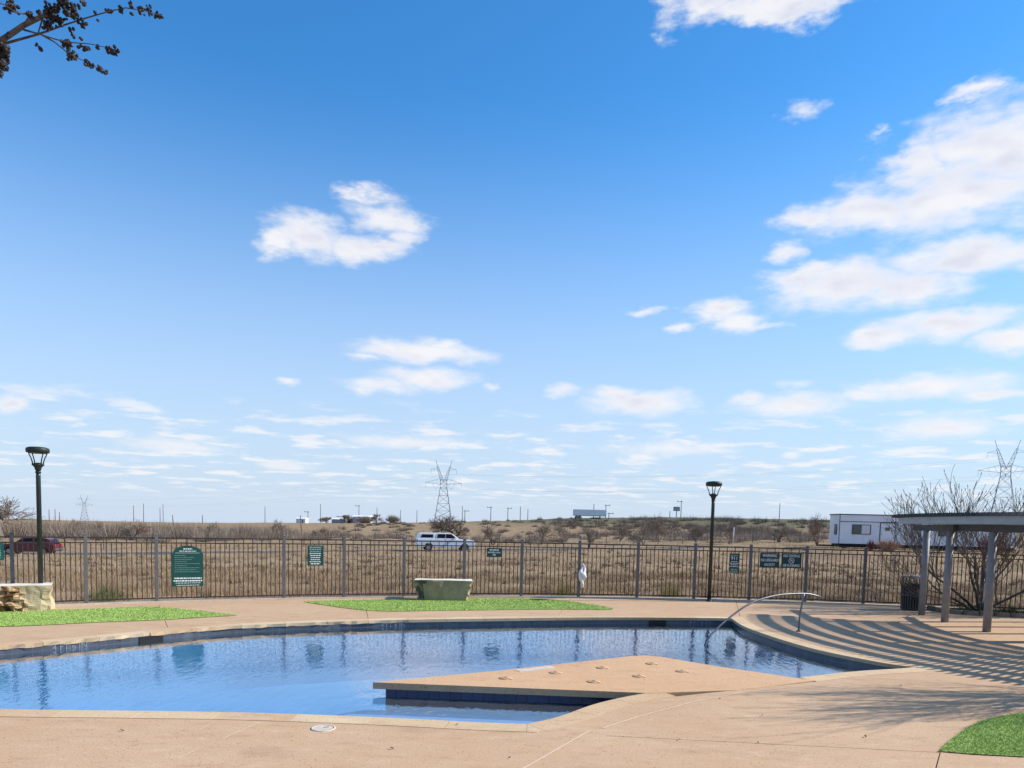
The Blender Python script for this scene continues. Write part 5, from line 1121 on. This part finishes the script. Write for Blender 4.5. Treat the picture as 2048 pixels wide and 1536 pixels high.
def lattice(mb, a, b_, c, d, a2, b2, c2, d2, n, r_):
    P0 = [Vector(p) for p in (a, b_, c, d)]; P1 = [Vector(p) for p in (a2, b2, c2, d2)]
    for k in range(4): mb.tube([P0[k], P1[k]], r_, 4, False)
    for i in range(n):
        t0, t1 = i / n, (i + 1) / n
        for k in range(4):
            j = (k + 1) % 4; mb.tube([P0[k].lerp(P1[k], t0), P0[j].lerp(P1[j], t1)], r_ * 0.6, 3, False); mb.tube([P0[j].lerp(P1[j], t0), P0[k].lerp(P1[k], t1)], r_ * 0.6, 3, False)
            mb.tube([P0[k].lerp(P1[k], t1), P0[j].lerp(P1[j], t1)], r_ * 0.6, 3, False)
def sq(w, z, cx=0.0): return [(cx - w, -w, z), (cx + w, -w, z), (cx + w, w, z), (cx - w, w, z)]
def pylon(loc, H, rz, label, thick):
    t = empty('power_pylon', loc, rz, label=label, cat='pylon', group='steel lattice pylons'); k = H / 35.5
    mb = MB(); lattice(mb, *sq(5.0, 0), *sq(1.8, 20.5), 5, 0.16 * thick); mb.build('tower_body', 'galv', t)
    mb = MB(); lattice(mb, *sq(1.8, 20.5), *sq(1.7, 25), 2, 0.13 * thick); mb.build('waist', 'galv', t)
    for s in (-1, 1):
        mb = MB(); lattice(mb, *sq(0.9, 24, s * 0.8), *sq(0.35, 32, s * 3.4), 4, 0.11 * thick); mb.tube([(s * 3.4, 0, 32), (s * 4.4, 0, 35.5)], 0.2 * thick, 4); mb.build('horn', 'galv', t)
        mb = MB(); mb.tube([(s * 1.7, 0, 25.5), (s * 9.6, 0, 23.3)], 0.12 * thick, 4); mb.tube([(s * 1.8, 0, 22.4), (s * 9.6, 0, 23.3)], 0.16 * thick, 4)
        for q in (0.3, 0.6): mb.tube([(s * (1.7 + 7.9 * q), 0, 25.5 - 2.2 * q), (s * (1.8 + 7.8 * (q - .15)), 0, 22.4 + .9 * (q - .15))], 0.08 * thick, 3)
        mb.build('lower_arm', 'galv', t)
        mb = MB(); mb.tube([(s * 3.0, 0, 31.6), (s * 6.8, 0, 30.5)], 0.1 * thick, 4); mb.tube([(s * 2.9, 0, 30.2), (s * 6.8, 0, 30.5)], 0.12 * thick, 4); mb.build('upper_arm', 'galv', t)
        for (xa, za, L_) in ((9.6, 23.3, 2.6), (6.8, 30.5, 2.4)):
            mb = MB(); mb.tube([(s * xa, 0, za), (s * xa, 0, za - L_)], 0.10 * thick, 4); mb.build('insulator', 'galv', t)
        mb = MB(); mb.tube([(s * 2.2, 0, 22.3), (s * 4.2, 0, 19.8), (s * 6.0, 0, 22.6)], 0.09 * thick, 4); mb.build('v_string', 'galv', t)
    for o in t.children: o.scale = (k, k, k)
    return t
PYLONS = [(-39.77, 420.0, 36.36, 0), (-555.13, 960.0, 24.56, 0), (217.15, 330.0, 43.54, 0)]
PL_ = [(PYLONS[0], R(8), 'lattice pylon with twin horns behind the broad bare oak', 0.7), (PYLONS[1], R(28), 'distant small lattice pylon beyond the thicket', 1.2), (PYLONS[2], R(-30), 'tall lattice pylon rising behind the leafless ornamental tree', 0.6)]
pts_ = []
for (x, y, zt, _), rz, lab, th in PL_:
    z0 = terr1(x, y) - 0.5; pylon((x, y, z0), zt - z0, rz, lab, th); k = (zt - z0) / 35.5
    pts_.append([Vector((x + s * xa * k * math.cos(rz), y + s * xa * k * math.sin(rz), z0 + za * k)) for s in (-1, 1) for xa, za in ((9.6, 20.7), (6.8, 28.1))])
for a, b_, lab in ((2, 0, 'power line spanning the two larger pylons'), (0, 1, 'power line running to the distant small pylon')):
    wr = empty('power_line', (0, 0, 0), label=lab, cat='power line')
    for p, q in zip(pts_[a], pts_[b_]):
        n = 14; MB().tube([p.lerp(q, i / n) - Vector((0, 0, 9 * 4 * (i / n) * (1 - i / n) * 0.5)) for i in range(n + 1)], 0.02, 3, False).build('conductor', 'wire', wr)

# wire fence along the far verge
vf = empty('verge_fence', (0, 0, 0), label='sagging wire fence on thin posts along the far road verge', cat='fence')
mb = MB(); mb.box((0, 0, 0.62), (0.07, 0.07, 1.35)); p0 = mb.build('post', 'wood_pole', vf); first = True; prev = None; wp = []
for x in np.arange(-70, 66, 3.6):
    x = float(x + random.Random(int(x * 10)).uniform(-0.3, 0.3)); y = float(np.interp(x, RX, RY)) + 9.5; z = terr1(x, y); wp.append(Vector((x, y, z)))
    if first: p0.location = (x, y, z); first = False
    else: copy_part(p0, (x, y, z), 0, vf)
for h in (0.5, 0.85, 1.2): MB().tube([p + Vector((0, 0, h)) for p in wp], 0.012, 3, False).build('wire', 'wire', vf)
# dry leaves blown onto the deck
lrng = random.Random(8)
for x, y in ((0.02, 7.28), (1.9, 8.06), (2.75, 8.0), (4.1, 8.35), (-1.2, 7.5), (-4.2, 7.9), (3.2, 9.2), (6.0, 11.2), (2.9, 10.05), (-0.6, 8.45), (0.4, 9.0), (7.6, 14.0)):
    mb = MB(); L_ = lrng.uniform(0.018, 0.032); W_ = L_ * 0.42
    mb.v = [(-L_, 0, 0.004), (-L_ * 0.3, -W_, 0.014), (-L_ * 0.3, W_, 0.016), (0.0, 0, 0.006), (L_ * 0.5, -W_ * 0.8, 0.017), (L_ * 0.5, W_ * 0.8, 0.014), (L_, 0, 0.02)]
    mb.f = [(0, 1, 3), (0, 3, 2), (1, 4, 3), (3, 5, 2), (3, 4, 6), (3, 6, 5)]; o = mb.build('fallen_leaf', 'leaf_dry'); o.location = (x, y, 0.004); o.rotation_euler = (0, 0, lrng.uniform(0, 6.28)); tag(o, 'small curled dry brown leaf lying on the concrete deck', 'leaf', 'dry leaves on the deck')
bpy.context.view_layer.update()
